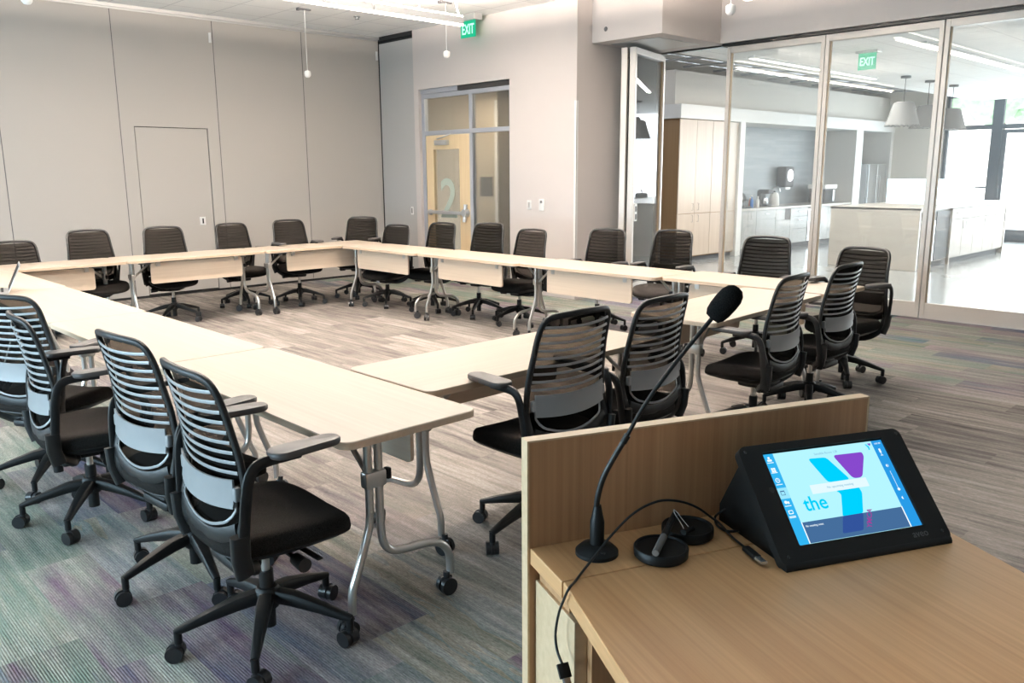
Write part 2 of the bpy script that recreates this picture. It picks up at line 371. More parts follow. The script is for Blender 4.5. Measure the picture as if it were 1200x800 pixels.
MB().cyl((xd0-.075, 9.2, 1.03), (xd0, 9.2, 1.03), .055, .06).cyl((xd0-.06, 9.2, .9), (xd0-.03, 9.2, 1.15), .025, .03).build('latch_housing', M['alu'], d3, 30)
MB().bb(xd0-.06, xd0, 9.58, 9.86, 2.0, 2.07, .006).sweep([(xd0-.05, 9.8, 2.09), (xd0-.09, 9.6, 2.11), (xd0-.04, 9.5, 2.15)], .018).build('door_closer', M['alu'], d3, 30)
text('numeral', '2', .80, M['frost'], d3, Matrix.Translation((xd0+.012, 9.63, 1.2)) @ Matrix(((0, 0, -1, 0), (-1, 0, 0, 0), (0, 1, 0, 0), (0, 0, 0, 1))), .001, bold=.012)
# corridor behind the door
struct('wall_corridor', MB().bb(9.50, 9.6, 10.23, 12.6, 0, 3.2).bb(8.04, 9.6, 12.5, 12.6, 0, 3.2), M['corr'], 'beige corridor wall seen through the door glass')
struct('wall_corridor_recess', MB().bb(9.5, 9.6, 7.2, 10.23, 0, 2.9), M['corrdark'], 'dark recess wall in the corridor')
struct('trim_corridor', MB().bb(9.485, 9.5, 10.225, 10.29, 0, 2.75), M['white'], 'white corner trim on the corridor wall')
struct('ceiling_corridor', MB().bb(8.04, 9.6, 7.2, 12.6, 2.9, 3.0), M['red'], 'reddish wooden corridor ceiling')
o = MB().bb(9.48, 9.499, 10.36, 10.66, 1.21, 1.53, .006).build('wall_plaque', M['dkgrey'], None, 0); tag(o, 'dark grey square plaque on the corridor wall behind the glass', 'sign')
# header, box, glass wall line
struct('wall_header', MB().bb(9.36, XG+.14, -3, 6.02, 3.15, 4.4).bb(XG+.02, XG+.14, 6.02, 7.2, 3.15, 4.4), M['wall'], 'pale header wall above the glass partition')
struct('trim_2', MB().bb(9.40, 9.54, -3, 6.0, 3.115, 3.15), M['frame'], 'dark strip over the glass partition')  # thin charcoal strip along the underside of the header
bx = struct('wall_bulkhead', MB().bb(8.15, 9.62, 6.0, 7.05, 3.15, ZC, .002), M['wall'], 'boxed bulkhead hanging from the ceiling')
MB().bb(8.35, 9.2, 6.2, 6.9, 3.143, 3.15).build('soffit_plate', M['track'], bx, 0)
MB().cyl((8.148, 6.83, 3.29), (8.135, 6.83, 3.29), .028, .02).build('wall_sensor', M['dkgrey'], bx, 30)
struct('wall_kitchen_side', MB().bb(9.5, 9.62, 7.2, 7.35, 0, 4.4), M['kwall'], 'end of the wall beside the folding glass')

def glass_panel(name, w, h, handle=False):
    r = empty(name); f = MB(); s = .048
    f.bb(0, s, -.04, .04, .01, h, .004).bb(w-s, w, -.04, .04, .01, h, .004).bb(s-.002, w-s+.002, -.038, .038, .01, .18, .004).bb(s-.002, w-s+.002, -.038, .038, h-.075, h, .004)
    f.build('panel_frame', M['alup'], r, 0)
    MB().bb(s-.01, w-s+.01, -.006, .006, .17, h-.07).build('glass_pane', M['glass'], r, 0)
    MB().bb(s-.003, s+.006, -.02, .02, .18, h-.075).bb(w-s-.006, w-s+.003, -.02, .02, .18, h-.075).build('glazing_bead', M['oakedge'], r, 0)
    if handle:
        MB().bb(.045, .13, -.05, -.012, .98, 1.2, .004).build('lock_plate', M['wplastic'], r, 0)
        MB().bb(.065, .11, -.054, -.049, 1.0, 1.07, .003).bb(.065, .11, -.054, -.049, 1.10, 1.17, .003).build('lock_slot', M['black'], r, 0)
    return r
gl = ['floor-length glass panel next to the open gap, in front of the sink counter', 'floor-length glass panel in front of the kitchen island', 'floor-length glass panel in front of the bright entrance', 'floor-length glass panel beyond the entrance view', 'floor-length glass panel at the end of the glass wall']
ys = [5.94, 4.665, 3.385, 2.10, .82]
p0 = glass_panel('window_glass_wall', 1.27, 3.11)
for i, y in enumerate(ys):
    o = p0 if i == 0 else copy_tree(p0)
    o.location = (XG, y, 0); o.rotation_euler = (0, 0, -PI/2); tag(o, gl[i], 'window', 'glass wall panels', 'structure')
an = math.atan2(.285, 1.0)
o = glass_panel('window_folding_leaf', 1.04, 3.10, True); o.location = (8.47, 6.66, 0); o.rotation_euler = (0, 0, an); tag(o, 'folded glass leaf standing turned beside the open gap', 'window', kind='structure')
o = copy_tree(bpy.data.objects['window_folding_leaf']); o.location = (8.44, 6.77, 0); tag(o, 'second folded glass leaf stacked behind the turned one', 'window', kind='structure')
for ch in list(o.children):
    if ch.name.startswith('lock'): bpy.data.objects.remove(ch)
# remaining room walls (outside the view), with windows that let the daylight in
wl = MB(); xs = -2.5
for y0, y1 in ((-3, 1.4), (3.6, 4.0), (6.2, 6.6), (8.8, 11.3)): wl.bb(xs-.15, xs, y0, y1, 0, ZC)
wl.bb(xs-.15, xs, -3, 11.3, 0, .72).bb(xs-.15, xs, -3, 11.3, 1.45, ZC); struct('wall_left', wl, M['wall'], 'plaster wall with daylight windows')
struct('wall_front', MB().bb(-2.65, XG+.1, -3.12, -3, 0, ZC), M['wall'], 'plain plaster wall behind the lectern')
for i, (y0, y1) in enumerate(((1.4, 3.6), (4.0, 6.2), (6.6, 8.8))):
    f = MB().bb(xs-.1, xs-.04, y0, y0+.05, .72, 1.45).bb(xs-.1, xs-.04, y1-.05, y1, .72, 1.45).bb(xs-.1, xs-.04, y0, y1, .72, .77).bb(xs-.1, xs-.04, y0, y1, 1.40, 1.45)
    f = f.build('window_%d' % (i+2), M['alu'], None, 0); tag(f, 'daylight window in the plaster wall', 'window', 'daylight windows', 'structure')
    MB().bb(xs-.075, xs-.065, y0+.05, y1-.05, .77, 1.40).build('glass_pane', M['dglass'], f, 0)

# ------------------------------------------------------------------ kitchen beyond the glass
YK = 8.62
struct('wall_kitchen_back', MB().bb(12.3, 21.3, 9.40, 9.5, 0, 4.4), M['kwall'], 'kitchen rear wall')
struct('wall_kitchen_tile', MB().bb(14.38, 19.15, 9.385, 9.40, .88, 2.5), M['tile'], 'grey blue tiled backsplash above the sink counter')
struct('wall_kitchen_upper', MB().bb(12.3, 21.2, 8.74, 9.4, 2.74, 3.31), M['kwall'], 'pale upper wall above the kitchen soffit')
struct('trim_soffit', MB().bb(12.24, 21.25, 8.56, 9.4, 2.50, 2.735), M['white'], 'white soffit band over the kitchen')
struct('trim_column_1', MB().bb(14.2, 14.37, 8.58, 9.4, 0, 2.5), M['white'], 'white column beside the tall cabinets')
struct('trim_column_2', MB().bb(19.15, 19.5, 8.58, 9.4, 0, 2.5), M['white'], 'white column beside the refrigerator niche')
struct('trim_column_3', MB().bb(21.06, 21.22, 8.58, 9.4, 0, 2.5), M['white'], 'white jamb past the refrigerator')
struct('ceiling_kitchen', MB().bb(9.63, 21.2, -3, 6.8, 3.14, 3.24), M['ceil'], 'white lowered kitchen ceiling')
struct('ceiling_plenum', MB().bb(9.6, 23, -3, 12, 4.3, 4.4), M['plenum'], 'high exposed deck above the kitchen')
struct('wall_kitchen_far', MB().bb(21.2, 21.32, 7.40, 12, 0, 4.4).bb(21.2, 21.32, -3, 7.4, 3.3, 4.4).bb(21.2, 21.32, -3, -1, 0, 4.4), M['kwall'], 'pale far kitchen wall beside the entrance glazing')
struct('wall_kitchen_end', MB().bb(9.6, 21.3, 11.9, 12, 0, 4.4).bb(9.6, 21.3, -3.1, -3, 0, 4.4), M['kwall'], 'closing walls of the kitchen')
for n, (y, z, r) in enumerate(((7.5, 3.55, .16), (8.15, 3.75, .12), (7.15, 3.45, .04), (7.9, 3.48, .03))):
    d = MB().cyl((9.7, y, z), (21.1, y, z), r, r, 14)
    for k in range(8): d.cyl((10.5+k*1.4, y, z), (10.54+k*1.4, y, z), r+.012, r+.012, 14)
    d = d.build('ceiling_duct' if r > .1 else 'ceiling_pipe', M['duct'], None, 40)
    tag(d, ('wide round metal duct', 'slimmer round metal duct nearer the rear wall', 'thin metal pipe below the wide duct', 'thin metal pipe beside the wide duct')[n] + ' above the kitchen', 'duct' if r > .1 else 'pipe')
for k in range(14):
    pass
g = MB()
for k in range(12): g.cyl((9.9+k*.95, 6.9, 3.36), (9.9+k*.95, 8.9, 3.40), .02, .02, 8)
for k in range(5): g.cyl((9.7, 7.0+k*.42, 3.44), (21, 7.0+k*.42, 3.44), .014, .014, 8)
tag(g.build('ceiling_conduit', M['duct'], None, 40), 'grid of thin conduits hanging in the open ceiling strip', 'pipe', kind='stuff')

# tall pantry cabinets
def handle(mb, x, y, z, L=.12, vertical=True):
    if vertical: mb.sweep([(x, y, z-L/2), (x, y-.03, z-L/2), (x, y-.03, z+L/2), (x, y, z+L/2)], .011, n=6)
    else: mb.sweep([(x-L/2, y, z), (x-L/2, y-.03, z), (x+L/2, y-.03, z), (x+L/2, y, z)], .011, n=6)
    return mb
edges = [12.31, 12.83, 13.34, 13.77, 14.19]
for i in range(2):
    a, b = edges[2*i], edges[2*i+2]; mid = edges[2*i+1]
    r = empty('pantry_cabinet', (a, YK, 0)); w = b-a
    MB().bb(0, w-.003, .02, .74, .08, 2.495).build('body', M['cabside'], r, 0)
    for zz0, zz1, hz in ((.1, .855, .77), (.865, 2.49, .98)):
        for (x0, x1, hx) in ((.003, mid-a-.002, mid-a-.09), (mid-a+.002, w-.006, mid-a+.09)):
            dd = MB().bb(x0, x1, 0, .02, zz0, zz1, .002).build('door', M['cab'], r, 0)
            handle(MB(), hx, 0, hz).build('handle', M['steel'], dd, 30)
    MB().bb(0, w-.003, .06, .7, 0, .08).build('plinth', M['dkgrey'], r, 0)
    tag(r, ('tall pale cabinet with brown side facing the open gap', 'tall pale cabinet against the white column')[i], 'cabinet', 'tall kitchen cabinets')
# base cabinets and counter
specs = [('d', .62, 'two-door base cabinet at the white column end'), ('w', .75, 'base cabinet with one drawer over its door'), ('o', .62, 'base cabinet with square opening near its top'), ('r', .75, 'base cabinet with three drawers'), ('s', .62, 'steel dishwasher under the counter'), ('d', .66, 'two-door base cabinet past the dishwasher'), ('d', .70, 'last two-door base cabinet by the niche column')]
x = 14.385
for kind, w, lab in specs:
    r = empty('dishwasher' if kind == 's' else 'base_cabinet', (x, YK, 0)); w2 = w-.004; m = M['basecab']
    MB().bb(0, w2, .02, .74, .1, .835).build('body', m, r, 0)
    MB().bb(0, w2, .07, .7, 0, .1).build('plinth', M['dkgrey'], r, 0)
    if kind == 'd':
        for k in (0, 1):
            dd = MB().bb(k*w2/2+.002, (k+1)*w2/2-.002, 0, .02, .11, .83, .002).build('door', m, r, 0)
            handle(MB(), w2/2+(-.06 if k == 0 else .06), 0, .74).build('handle', M['steel'], dd, 30)
    elif kind == 'w':
        dd = MB().bb(.002, w2-.002, 0, .02, .66, .83, .002).build('drawer', m, r, 0); handle(MB(), w2/2, 0, .76, .14, False).build('handle', M['steel'], dd, 30)
        MB().bb(.002, w2-.002, 0, .02, .11, .652, .002).build('door', m, r, 0)
    elif kind == 'o':
        MB().bb(.002, w2-.002, 0, .02, .11, .60, .002).build('door', m, r, 0)
        MB().bb(.002, w2-.24, 0, .02, .605, .83, .002).build('panel', m, r, 0); MB().bb(w2-.235, w2-.01, .005, .021, .605, .83).build('opening', M['dkgrey'], r, 0)
    elif kind == 'r':
        for z0, z1 in ((.66, .83), (.40, .652), (.11, .392)):
            dd = MB().bb(.002, w2-.002, 0, .02, z0, z1, .002).build('drawer', m, r, 0); handle(MB(), w2/2, 0, z1-.07, .14, False).build('handle', M['steel'], dd, 30)
    else:
        dd = MB().bb(.004, w2-.004, -.01, .02, .11, .80, .004).build('door', M['steel'], r, 0); handle(MB(), w2/2, -.01, .74, .46, False).build('handle', M['steel'], dd, 30)
        MB().bb(.004, w2-.004, 0, .02, .805, .83).build('control_strip', M['black'], r, 0)
    tag(r, lab, 'dishwasher' if kind == 's' else 'cabinet', None if kind == 's' else 'base cabinets along the rear wall'); x += w
tag(MB().bb(14.38, 19.14, 8.59, 9.38, .838, .882, .004).build('countertop', M['stone'], None, 0), 'long white countertop below the tiled wall', 'countertop')
# things on the counter
r = empty('dish_rack', (14.75, 8.9, .882)); f = MB()
for k in range(7): f.sweep([(-.2+k*.066, -.13, .02), (-.2+k*.066, -.13, .16), (-.2+k*.066, .13, .16), (-.2+k*.066, .13, .02)], .008, n=6)
f.bb(-.24, .24, -.17, .17, 0, .035, .01); f.build('rack', M['black'], r, 30)
for k, c in enumerate((M['dkgrey'], M['wplastic'], M['slat'])):
    MB().lathe([(.0, 0), (.09, .005), (.10, .015), (.02, .01)], 20, Matrix.Translation((-.12+k*.12, 0, .2)) @ Matrix.Rotation(PI/2-.2, 4, 'Y')).build('plate', c, r, 40)
tag(r, 'black dish rack with plates on the white countertop', 'dish rack')
def bottle(x, y, h, m, lab):
    b = MB().lathe([(.03, 0), (.034, .01), (.034, h*.6), (.012, h*.78), (.012, h*.9)], 16).build('bottle', m, None, 40)
    b.location = (x, y, .882); MB().lathe([(.015, h*.9), (.015, h), (.0, h)], 12).build('cap', M['wplastic'], b, 40); tag(b, lab, 'bottle', 'bottles by the dish rack')
M['blue'] = plain('blue_plastic', (.04, .16, .45), .4); M['orange'] = plain('orange_plastic', (.7, .25, .1), .4)
bottle(15.18, 8.85, .24, M['blue'], 'small blue bottle beside the dish rack'); bottle(15.3, 8.95, .20, M['orange'], 'small orange bottle beside the dish rack'); bottle(15.42, 8.85, .22, M['wplastic'], 'small white bottle beside the dish rack')
r = empty('electric_kettle', (16.25, 8.95, .882)); MB().lathe([(.10, 0), (.11, .02), (.10, .18), (.07, .27), (.0, .28)], 24).build('body', M['wplastic'], r, 40)
MB().sweep(smooth_path([(.08, 0, .24), (.17, 0, .22), (.17, 0, .08), (.10, 0, .05)]), .025, n=8).build('kettle_handle', M['wplastic'], r, 40); MB().lathe([(.02, .28), (.02, .31), (0, .31)], 12).build('lid_knob', M['black'], r, 40)
tag(r, 'white electric kettle on the countertop', 'kettle')
r = empty('faucet', (16.6, 9.2, .882)); MB().sweep(smooth_path([(0, 0, 0), (0, 0, .3), (0, -.06, .38), (0, -.16, .36), (0, -.18, .28)]), .03, n=10).build('spout', M['steel'], r, 50); MB().sweep([(.0, 0, .06), (.09, 0, .1)], .018).build('lever', M['steel'], r, 40)
MB().lathe([(.035, 0), (.035, .015), (.0, .015)], 16).build('base', M['steel'], r, 40); tag(r, 'tall steel sink faucet at the tiled wall', 'faucet')
r = empty('coffee_maker', (15.95, 9.0, .882)); MB().box((0, 0, .02), (.2, .25, .04), .01).box((0, .08, .17), (.2, .09, .3), .01).box((0, -.02, .3), (.2, .24, .09), .015).build('body', M['dkgrey'], r, 30)
MB().lathe([(.06, .04), (.07, .1), (.05, .17), (0, .17)], 20).build('carafe', M['steel'], r, 40); tag(r, 'dark coffee maker between bottles and kettle', 'coffee maker')
r = empty('towel_dispenser', (17.25, 9.385, 1.25)); MB().box((0, -.12, .22), (.4, .24, .44), .05, 3).build('housing', M['dkgrey'], r, 40); MB().cyl((0, -.245, .25), (0, -.235, .25), .13, .13, 24).build('window', M['steel'], r, 40)
MB().bb(-.1, .1, -.2, -.19, -.05, .02).build('paper', M['wplastic'], r, 0); tag(r, 'dark paper towel dispenser on the tiled wall', 'dispenser')
r = empty('microwave_oven', (18.45, 8.98, .882)); MB().box((0, 0, .16), (.5, .38, .31), .01).build('housing', M['dkgrey'], r, 30); MB().bb(-.24, .12, -.2, -.19, .03, .29, .004).build('door', M['black'], r, 30); MB().bb(.14, .24, -.2, -.19, .03, .29, .004).build('control_panel', M['steel'], r, 30)
tag(r, 'dark microwave oven at the end of the countertop', 'microwave')
r = empty('serving_tray', (18.4, 8.95, 1.198)); MB().prism(rrect(-.3, .3, -.2, .2, .04), 0, .015).build('tray', M['wplastic'], r, 30); f = MB()
f.sweep([(x_, y_, .05) for x_, y_ in rrect(-.31, .31, -.21, .21, .05)], .015, .09, closed=True, n=6).build('rim', M['wplastic'], r, 30); tag(r, 'white tray lying on top of the microwave', 'tray')
# fridge + coats
r = empty('refrigerator', (20.52, 9.0, 0)); MB().box((0, 0, .88), (.98, .68, 1.74), .01).build('body', M['steel'], r, 0)
for sx in (-1, 1):
    dd = MB().bb(min(0, sx*.485)+.003, max(0, sx*.485)-.003, -.38, -.34, .65, 1.745, .006).build('door', M['steel'], r, 0); MB().sweep([(sx*.05, -.38, .8), (sx*.05, -.43, .83), (sx*.05, -.43, 1.45), (sx*.05, -.38, 1.48)], .025).build('handle', M['alu'], dd, 40)
dd = MB().bb(-.482, .482, -.38, -.34, .04, .64, .006).build('drawer', M['steel'], r, 0); MB().sweep([(-.3, -.38, .55), (-.28, -.43, .55), (.28, -.43, .55), (.3, -.38, .55)], .025).build('handle', M['alu'], dd, 40)
tag(r, 'stainless steel refrigerator in the white niche', 'refrigerator')
r = tag(MB().cyl((19.52, 8.95, 1.98), (20.0, 8.95, 1.98), .014).cyl((19.505, 8.95, 1.98), (19.52, 8.95, 1.98), .03).build('coat_rail', M['steel'], None, 40), 'steel coat rail beside the refrigerator', 'rail')
for k in range(2):
    h = MB().sweep(smooth_path([(0, .0, .0), (0, .02, .05), (0, -.02, .07), (0, -.03, .04)]), .006, n=6).sweep([(0, 0, 0), (0, .2, -.1), (0, -.2, -.1), (0, 0, 0)], .012, n=6)
    h = h.build('coat_hanger', M['wplastic'], None, 40); h.location = (19.62+k*.16, 8.94, 1.945); tag(h, 'white coat hanger on the rail beside the refrigerator', 'hanger', 'hangers on the coat rail')
struct('wall_niche', MB().bb(19.5, 21.06, 9.36, 9.395, 0, 2.5), M['pocket'], 'grey back of the refrigerator niche')
# island
M['islcab'] = wood('island_laminate', (.33, .28, .24), (.40, .345, .30), 'z', 60, .4)
r = empty('kitchen_island', (13.9, 5.11, 0)); L = 4.4
MB().bb(0, .06, 0, 1.47, 0, 1.0, .004).bb(0, L, -.02, 1.49, .965, 1.01, .004).bb(L-.06, L, 0, 1.47, 0, 1.0, .004).build('waterfall_top', M['stone'], r, 0)
MB().bb(.08, L-.08, .03, 1.44, .1, .96).build('body', M['islcab'], r, 0); MB().bb(.1, L-.1, .09, 1.38, 0, .1).build('plinth', M['dkgrey'], r, 0)
MB().bb(.12, .72, .005, .035, .80, .93, .004).build('drawer_microwave', M['black'], r, 0)
dd = MB().bb(.12, .72, .008, .03, .12, .78, .004).build('cooler_door', M['steel'], r, 0); handle(MB(), .2, .008, .45, .5).build('handle', M['steel'], dd, 30)
dd = MB().bb(.76, 1.36, .008, .03, .12, .93, .004).build('wine_cooler_door', M['black'], r, 0); handle(MB(), 1.3, .008, .5, .6).build('handle', M['steel'], dd, 30)
MB().bb(1.38, 1.42, -.02, .03, 0, .96).build('side_panel', M['islcab'], r, 0)
for k in range(5):
    a = 1.44+k*.575; b = a+.57
    dd = MB().bb(a+.002, b-.002, .008, .03, .77, .95, .002).build('drawer', M['islcab'], r, 0); handle(MB(), (a+b)/2, .008, .87, .14, False).build('handle', M['steel'], dd, 30)
    dd = MB().bb(a+.002, b-.002, .008, .03, .12, .762, .002).build('door', M['islcab'], r, 0); handle(MB(), a+.07 if k % 2 else b-.07, .008, .66).build('handle', M['steel'], dd, 30)
tag(r, 'long kitchen island with pale stone top and end panel', 'kitchen island')
o = MB().box((0, 0, .05), (.34, .26, .1), .03, 3).build('serving_basket', M['dkgrey'], None, 40); o.location = (17.6, 5.9, 1.01); MB().sweep(smooth_path([(-.15, 0, .1), (-.1, 0, .18), (.1, 0, .18), (.15, 0, .1)]), .015).build('basket_handle', M['dkgrey'], o, 40); tag(o, 'small dark basket on the kitchen island', 'basket')
# pendants
for k, (X, Y) in enumerate(((14.75, 5.85), (15.80, 5.85), (16.97, 5.85))):
    if k == 0:
        r = empty('pendant_lamp', (X, Y, 2.34))
        MB().lathe([(.275, 0), (.262, .03), (.16, .36), (.13, .38), (0, .385), (0, .375), (.12, .37), (.15, .35), (.25, .03), (.268, 0), (.275, 0)], 32).build('lamp_shade', M['shade'], r, 50)
        f = MB()
        for j in range(24):
            q = 2*PI*j/24; f.cyl((.268*math.cos(q), .268*math.sin(q), -.012), (.268*math.cos(q), .268*math.sin(q), .012), .018, .012, 8)
        f.build('scalloped_rim', M['shade'], r, 40)
        MB().lathe([(0, .1), (.05, .12), (.06, .17), (.03, .24), (0, .25)], 16).build('bulb', M['bulb'], r, 40)
        MB().cyl((0, 0, .38), (0, 0, .78), .005, .005, 8).build('cord', M['cable'], r, 40); MB().cyl((0, 0, .765), (0, 0, .8), .08, .08, 24).build('canopy', M['shade'], r, 40); lamp0 = r
    else: r = copy_tree(lamp0); r.location = (X, Y, 2.34)
    tag(r, ('grey bell pendant lamp over the stone end of the island', 'middle grey bell pendant lamp of the three over the island', 'grey bell pendant lamp over the island nearest the entrance')[k], 'lamp', 'pendant lamps over the island')
# kitchen ceiling light strips
for k, (x0, x1, y, lab) in enumerate(((11, 20.5, 2.2, 'far from the island'), (11, 20.5, 4.2, 'between island and entrance side'), (10.6, 14.6, 6.3, 'at the edge of the lowered ceiling'))):
    r = empty('ceiling_light_strip', (x0, y, 3.14)); MB().bb(0, x1-x0, -.05, .05, -.03, 0).build('housing', M['wplastic'], r, 0); MB().bb(.02, x1-x0-.02, -.035, .035, -.034, -.028).build('diffuser', M['kglow'], r, 0)
    tag(r, 'long glowing strip light on the kitchen ceiling ' + lab, 'ceiling light', 'kitchen strip lights')
# far glazing and outdoors
XF = 21.2
r = MB()
for y0, y1 in ((7.34, 7.42), (6.20, 6.42), (5.06, 5.16), (3.9, 4.0), (1.9, 2.0), (-.1, 0)): r.bb(XF, XF+.1, y0, y1, 0, 3.3)
r.bb(XF+.01, XF+.09, -1, 7.4, 2.50, 2.60).bb(XF+.01, XF+.09, -1, 7.4, 3.22, 3.3).bb(XF+.01, XF+.09, -1, 7.4, 0, .06).bb(XF+.02, XF+.08, 6.42, 7.34, 1.18, 1.22)
M['dframe'] = plain('dark_bronze_frame', (.09, .11, .13), .5, .3)
w = r.build('window_1', M['dframe'], None, 0); tag(w, 'dark framed entrance glazing at the far end of the kitchen', 'window', kind='structure'); MB().bb(XF+.04, XF+.05, -1, 7.4, .06, 3.22).build('glass_pane', M['dglass'], w, 0)
d = MB().bb(XF+.0, XF+.05, 6.10, 6.19, .02, 2.48).bb(XF, XF+.05, 5.17, 5.26, .02, 2.48).bb(XF+.001, XF+.049, 5.2, 6.15, .02, .27).bb(XF+.001, XF+.049, 5.2, 6.15, 2.4, 2.48).build('door_4', M['dframe'], None, 0); tag(d, 'dark framed glass entrance door to the outside', 'door', kind='structure')
MB().sweep([(XF, 6.14, .95), (XF-.06, 6.14, .98), (XF-.06, 6.14, 1.25), (XF, 6.14, 1.28)], .03).build('door_pull', M['steel'], d, 40)
struct('ground_outside', MB().bb(21.3, 60, -25, 35, -.12, -.02), M['pave'], 'sunlit pale pavement outside')
def tree(x, y, h, r, lab, seed):
    rnd = random.Random(seed); root = empty('tree', (x, y, -.02)); MB().sweep(smooth_path([(0, 0, 0), (.1, .05, h*.3), (0, 0, h*.6)]), .3, n=8).build('trunk', M['bark'], root, 40)
    b = bmesh.new()
    for k in range(9):
        c = Vector((rnd.uniform(-.6, .6)*r, rnd.uniform(-.6, .6)*r, h*.62+rnd.uniform(-.3, .5)*r)); s = bmesh.ops.create_icosphere(b, subdivisions=3, radius=r*rnd.uniform(.45, .7))
        for v in s['verts']: v.co = v.co*(1+rnd.uniform(-.12, .12)) + c
    MB().bm(b).build('crown', M['leaf'], root, 0); tag(root, lab, 'tree', 'trees outside the entrance')
tree(42, 12.3, 8.5, 2.2, 'leafy green tree outside past the entrance door frame', 1); tree(50, 18.5, 9.5, 2.4, 'green tree outside beyond the fixed glazing', 2); tree(50, 9.0, 9.5, 2.2, 'smaller green tree outside beyond the entrance door', 3)
# daylight-window greenery on the other side
tree(-8, 1.2, 5, 1.8, 'green tree outside the daylight windows', 4); tree(-9, 6.5, 5.5, 2.0, 'second green tree outside the daylight windows', 5)
struct('ground_lawn', MB().bb(-30, -2.7, -20, 25, -.12, -.02), M['leaf'], 'lawn outside the daylight windows')

# ------------------------------------------------------------------ ceiling things
def row_light(x_end, y, z, n, lab):
    for k in range(n):
        x1 = x_end - k*1.235; x0 = x1-1.215
        r = empty('linear_pendant_light', ((x0+x1)/2, y, z)); h = (x1-x0)/2
        MB().bb(-h, h, -.035, .035, .012, .088, .004).build('housing', M['alu'], r, 0)
        MB().bb(-h+.004, h-.004, -.033, .033, -.006, .014, .005).build('diffuser', M['lampglow'], r, 0)
        MB().bb(-h+.004, h-.004, -.033, .033, .086, .106, .005).build('upper_diffuser', M['lampglow'], r, 0)
        MB().cyl((0, 0, .1), (0, 0, ZC-z), .0025, .0025, 6).build('suspension_cable', M['wplastic'], r, 40)
        if k == 0: MB().sweep(smooth_path([(h-.03, 0, .1), (h-.08, 0, .2), (h-.1, 0, .32), (h-.1, 0, ZC-z)]), .014).build('power_cord', M['wplastic'], r, 40)
        tag(r, lab[k] if k < len(lab) else lab[-1], 'pendant light', 'linear pendant lights')
row_light(6.54, 7.62, 3.25, 5, ['glowing linear pendant light ending beside the exit sign', 'glowing linear pendant light joined behind the one beside the exit sign', 'glowing linear pendant light in the row above the tables'])
row_light(7.70, 4.62, 3.25, 5, ['glowing linear pendant light ending by the bulkhead box', 'glowing linear pendant light in the row toward the glass wall'])
def hang_mic(x, y, z, lab):
    r = empty('hanging_ceiling_microphone', (x, y, z))
    MB().lathe([(0, -.005), (.024, 0), (.038, .02), (.042, .05), (.038, .075), (.012, .085), (0, .086)], 20).build('microphone_capsule', M['wplastic'], r, 50)
    MB().cyl((0, 0, .08), (0, 0, ZC-z-.01), .004, .004, 8).build('cord', M['wplastic'], r, 40)
    MB().bb(-.09, .09, -.015, .015, ZC-z-.018, ZC-z).bb(-.1, -.07, -.03, .03, ZC-z-.03, ZC-z).build('ceiling_mount', M['dkgrey'], r, 0)
    tag(r, lab, 'microphone', 'hanging ceiling microphones')
hang_mic(5.86, 9.90, 2.82, 'white hanging microphone in front of the partition wall, with long cord'); hang_mic(6.91, 8.35, 3.0, 'white hanging microphone near the exit sign and glazed door')
hang_mic(1.93, 7.17, 2.84, 'white hanging microphone over the row beside the partition, cut by the picture top'); hang_mic(6.53, 4.10, 2.905, 'white hanging microphone in front of the bulkhead box')
r = tag(MB().lathe([(0, -.03), (.03, -.028), (.03, -.02), (.008, -.018), (.01, 0), (.045, 0), (.045, .012)], 16, Matrix.Translation((6.65, 9.9, ZC-.010))).build('sprinkler_head', M['steel'], None, 40), 'small ceiling sprinkler above the partition side', 'sprinkler')
r = tag(MB().lathe([(0, -.03), (.05, -.028), (.06, 0), (.06, .012)], 20, Matrix.Translation((6.1, 9.4, ZC-.01))).build('smoke_detector', M['wplastic'], None, 40), 'small round white detector on the tile ceiling', 'detector')
# exit signs
def exit_sign(loc, rz, lab, w=.30, h=.20):
    r = empty('exit_sign', loc, rz)    # face toward local -x, width along y
    MB().bb(-.05, .09, -w*.62, w*.62, h+.01, h+.145, .006).build('housing', M['track'], r, 0)
    MB().bb(-.004, .004, -w/2, w/2, 0, h+.02, .002).build('edge_lit_panel', M['exitpanel'], r, 0)
    text('letters', 'EXIT', w*.40, M['exit'], r, Matrix.Translation((-.006, 0, h*.5)) @ Matrix.Diagonal((1, 1, 1.5, 1)) @ Matrix(((0, 0, -1, 0), (-1, 0, 0, 0), (0, 1, 0, 0), (0, 0, 0, 1))), .001, bold=.002)
    tag(r, lab, 'exit sign')
exit_sign((7.68, 8.82, 3.37), 0, 'green lit EXIT sign hanging over the glazed door')
exit_sign((11.3, 5.0, 2.90), 0, 'green lit EXIT sign hanging in the kitchen behind the glass', .24, .20)
# wall devices
r = MB().bb(-.006, 0, -.04, .04, -.06, .06, .003).build('light_switch', M['wplastic'], None, 0); r.location = (XD, 7.87, 1.18); MB().bb(-.012, -.004, -.018, .018, -.035, .035, .002).build('rocker', M['alsilver'], r, 0); tag(r, 'small framed light switch on the pale wall beside the thermostat', 'switch')
r = MB().bb(-.025, 0, -.045, .045, -.075, .075, .008).build('thermostat', M['wplastic'], None, 30); r.location = (XD, 7.63, 1.185); MB().bb(-.028, -.02, -.02, .02, .02, .055, .002).build('display', M['dkgrey'], r, 0); tag(r, 'white wall thermostat with small dark display', 'thermostat')

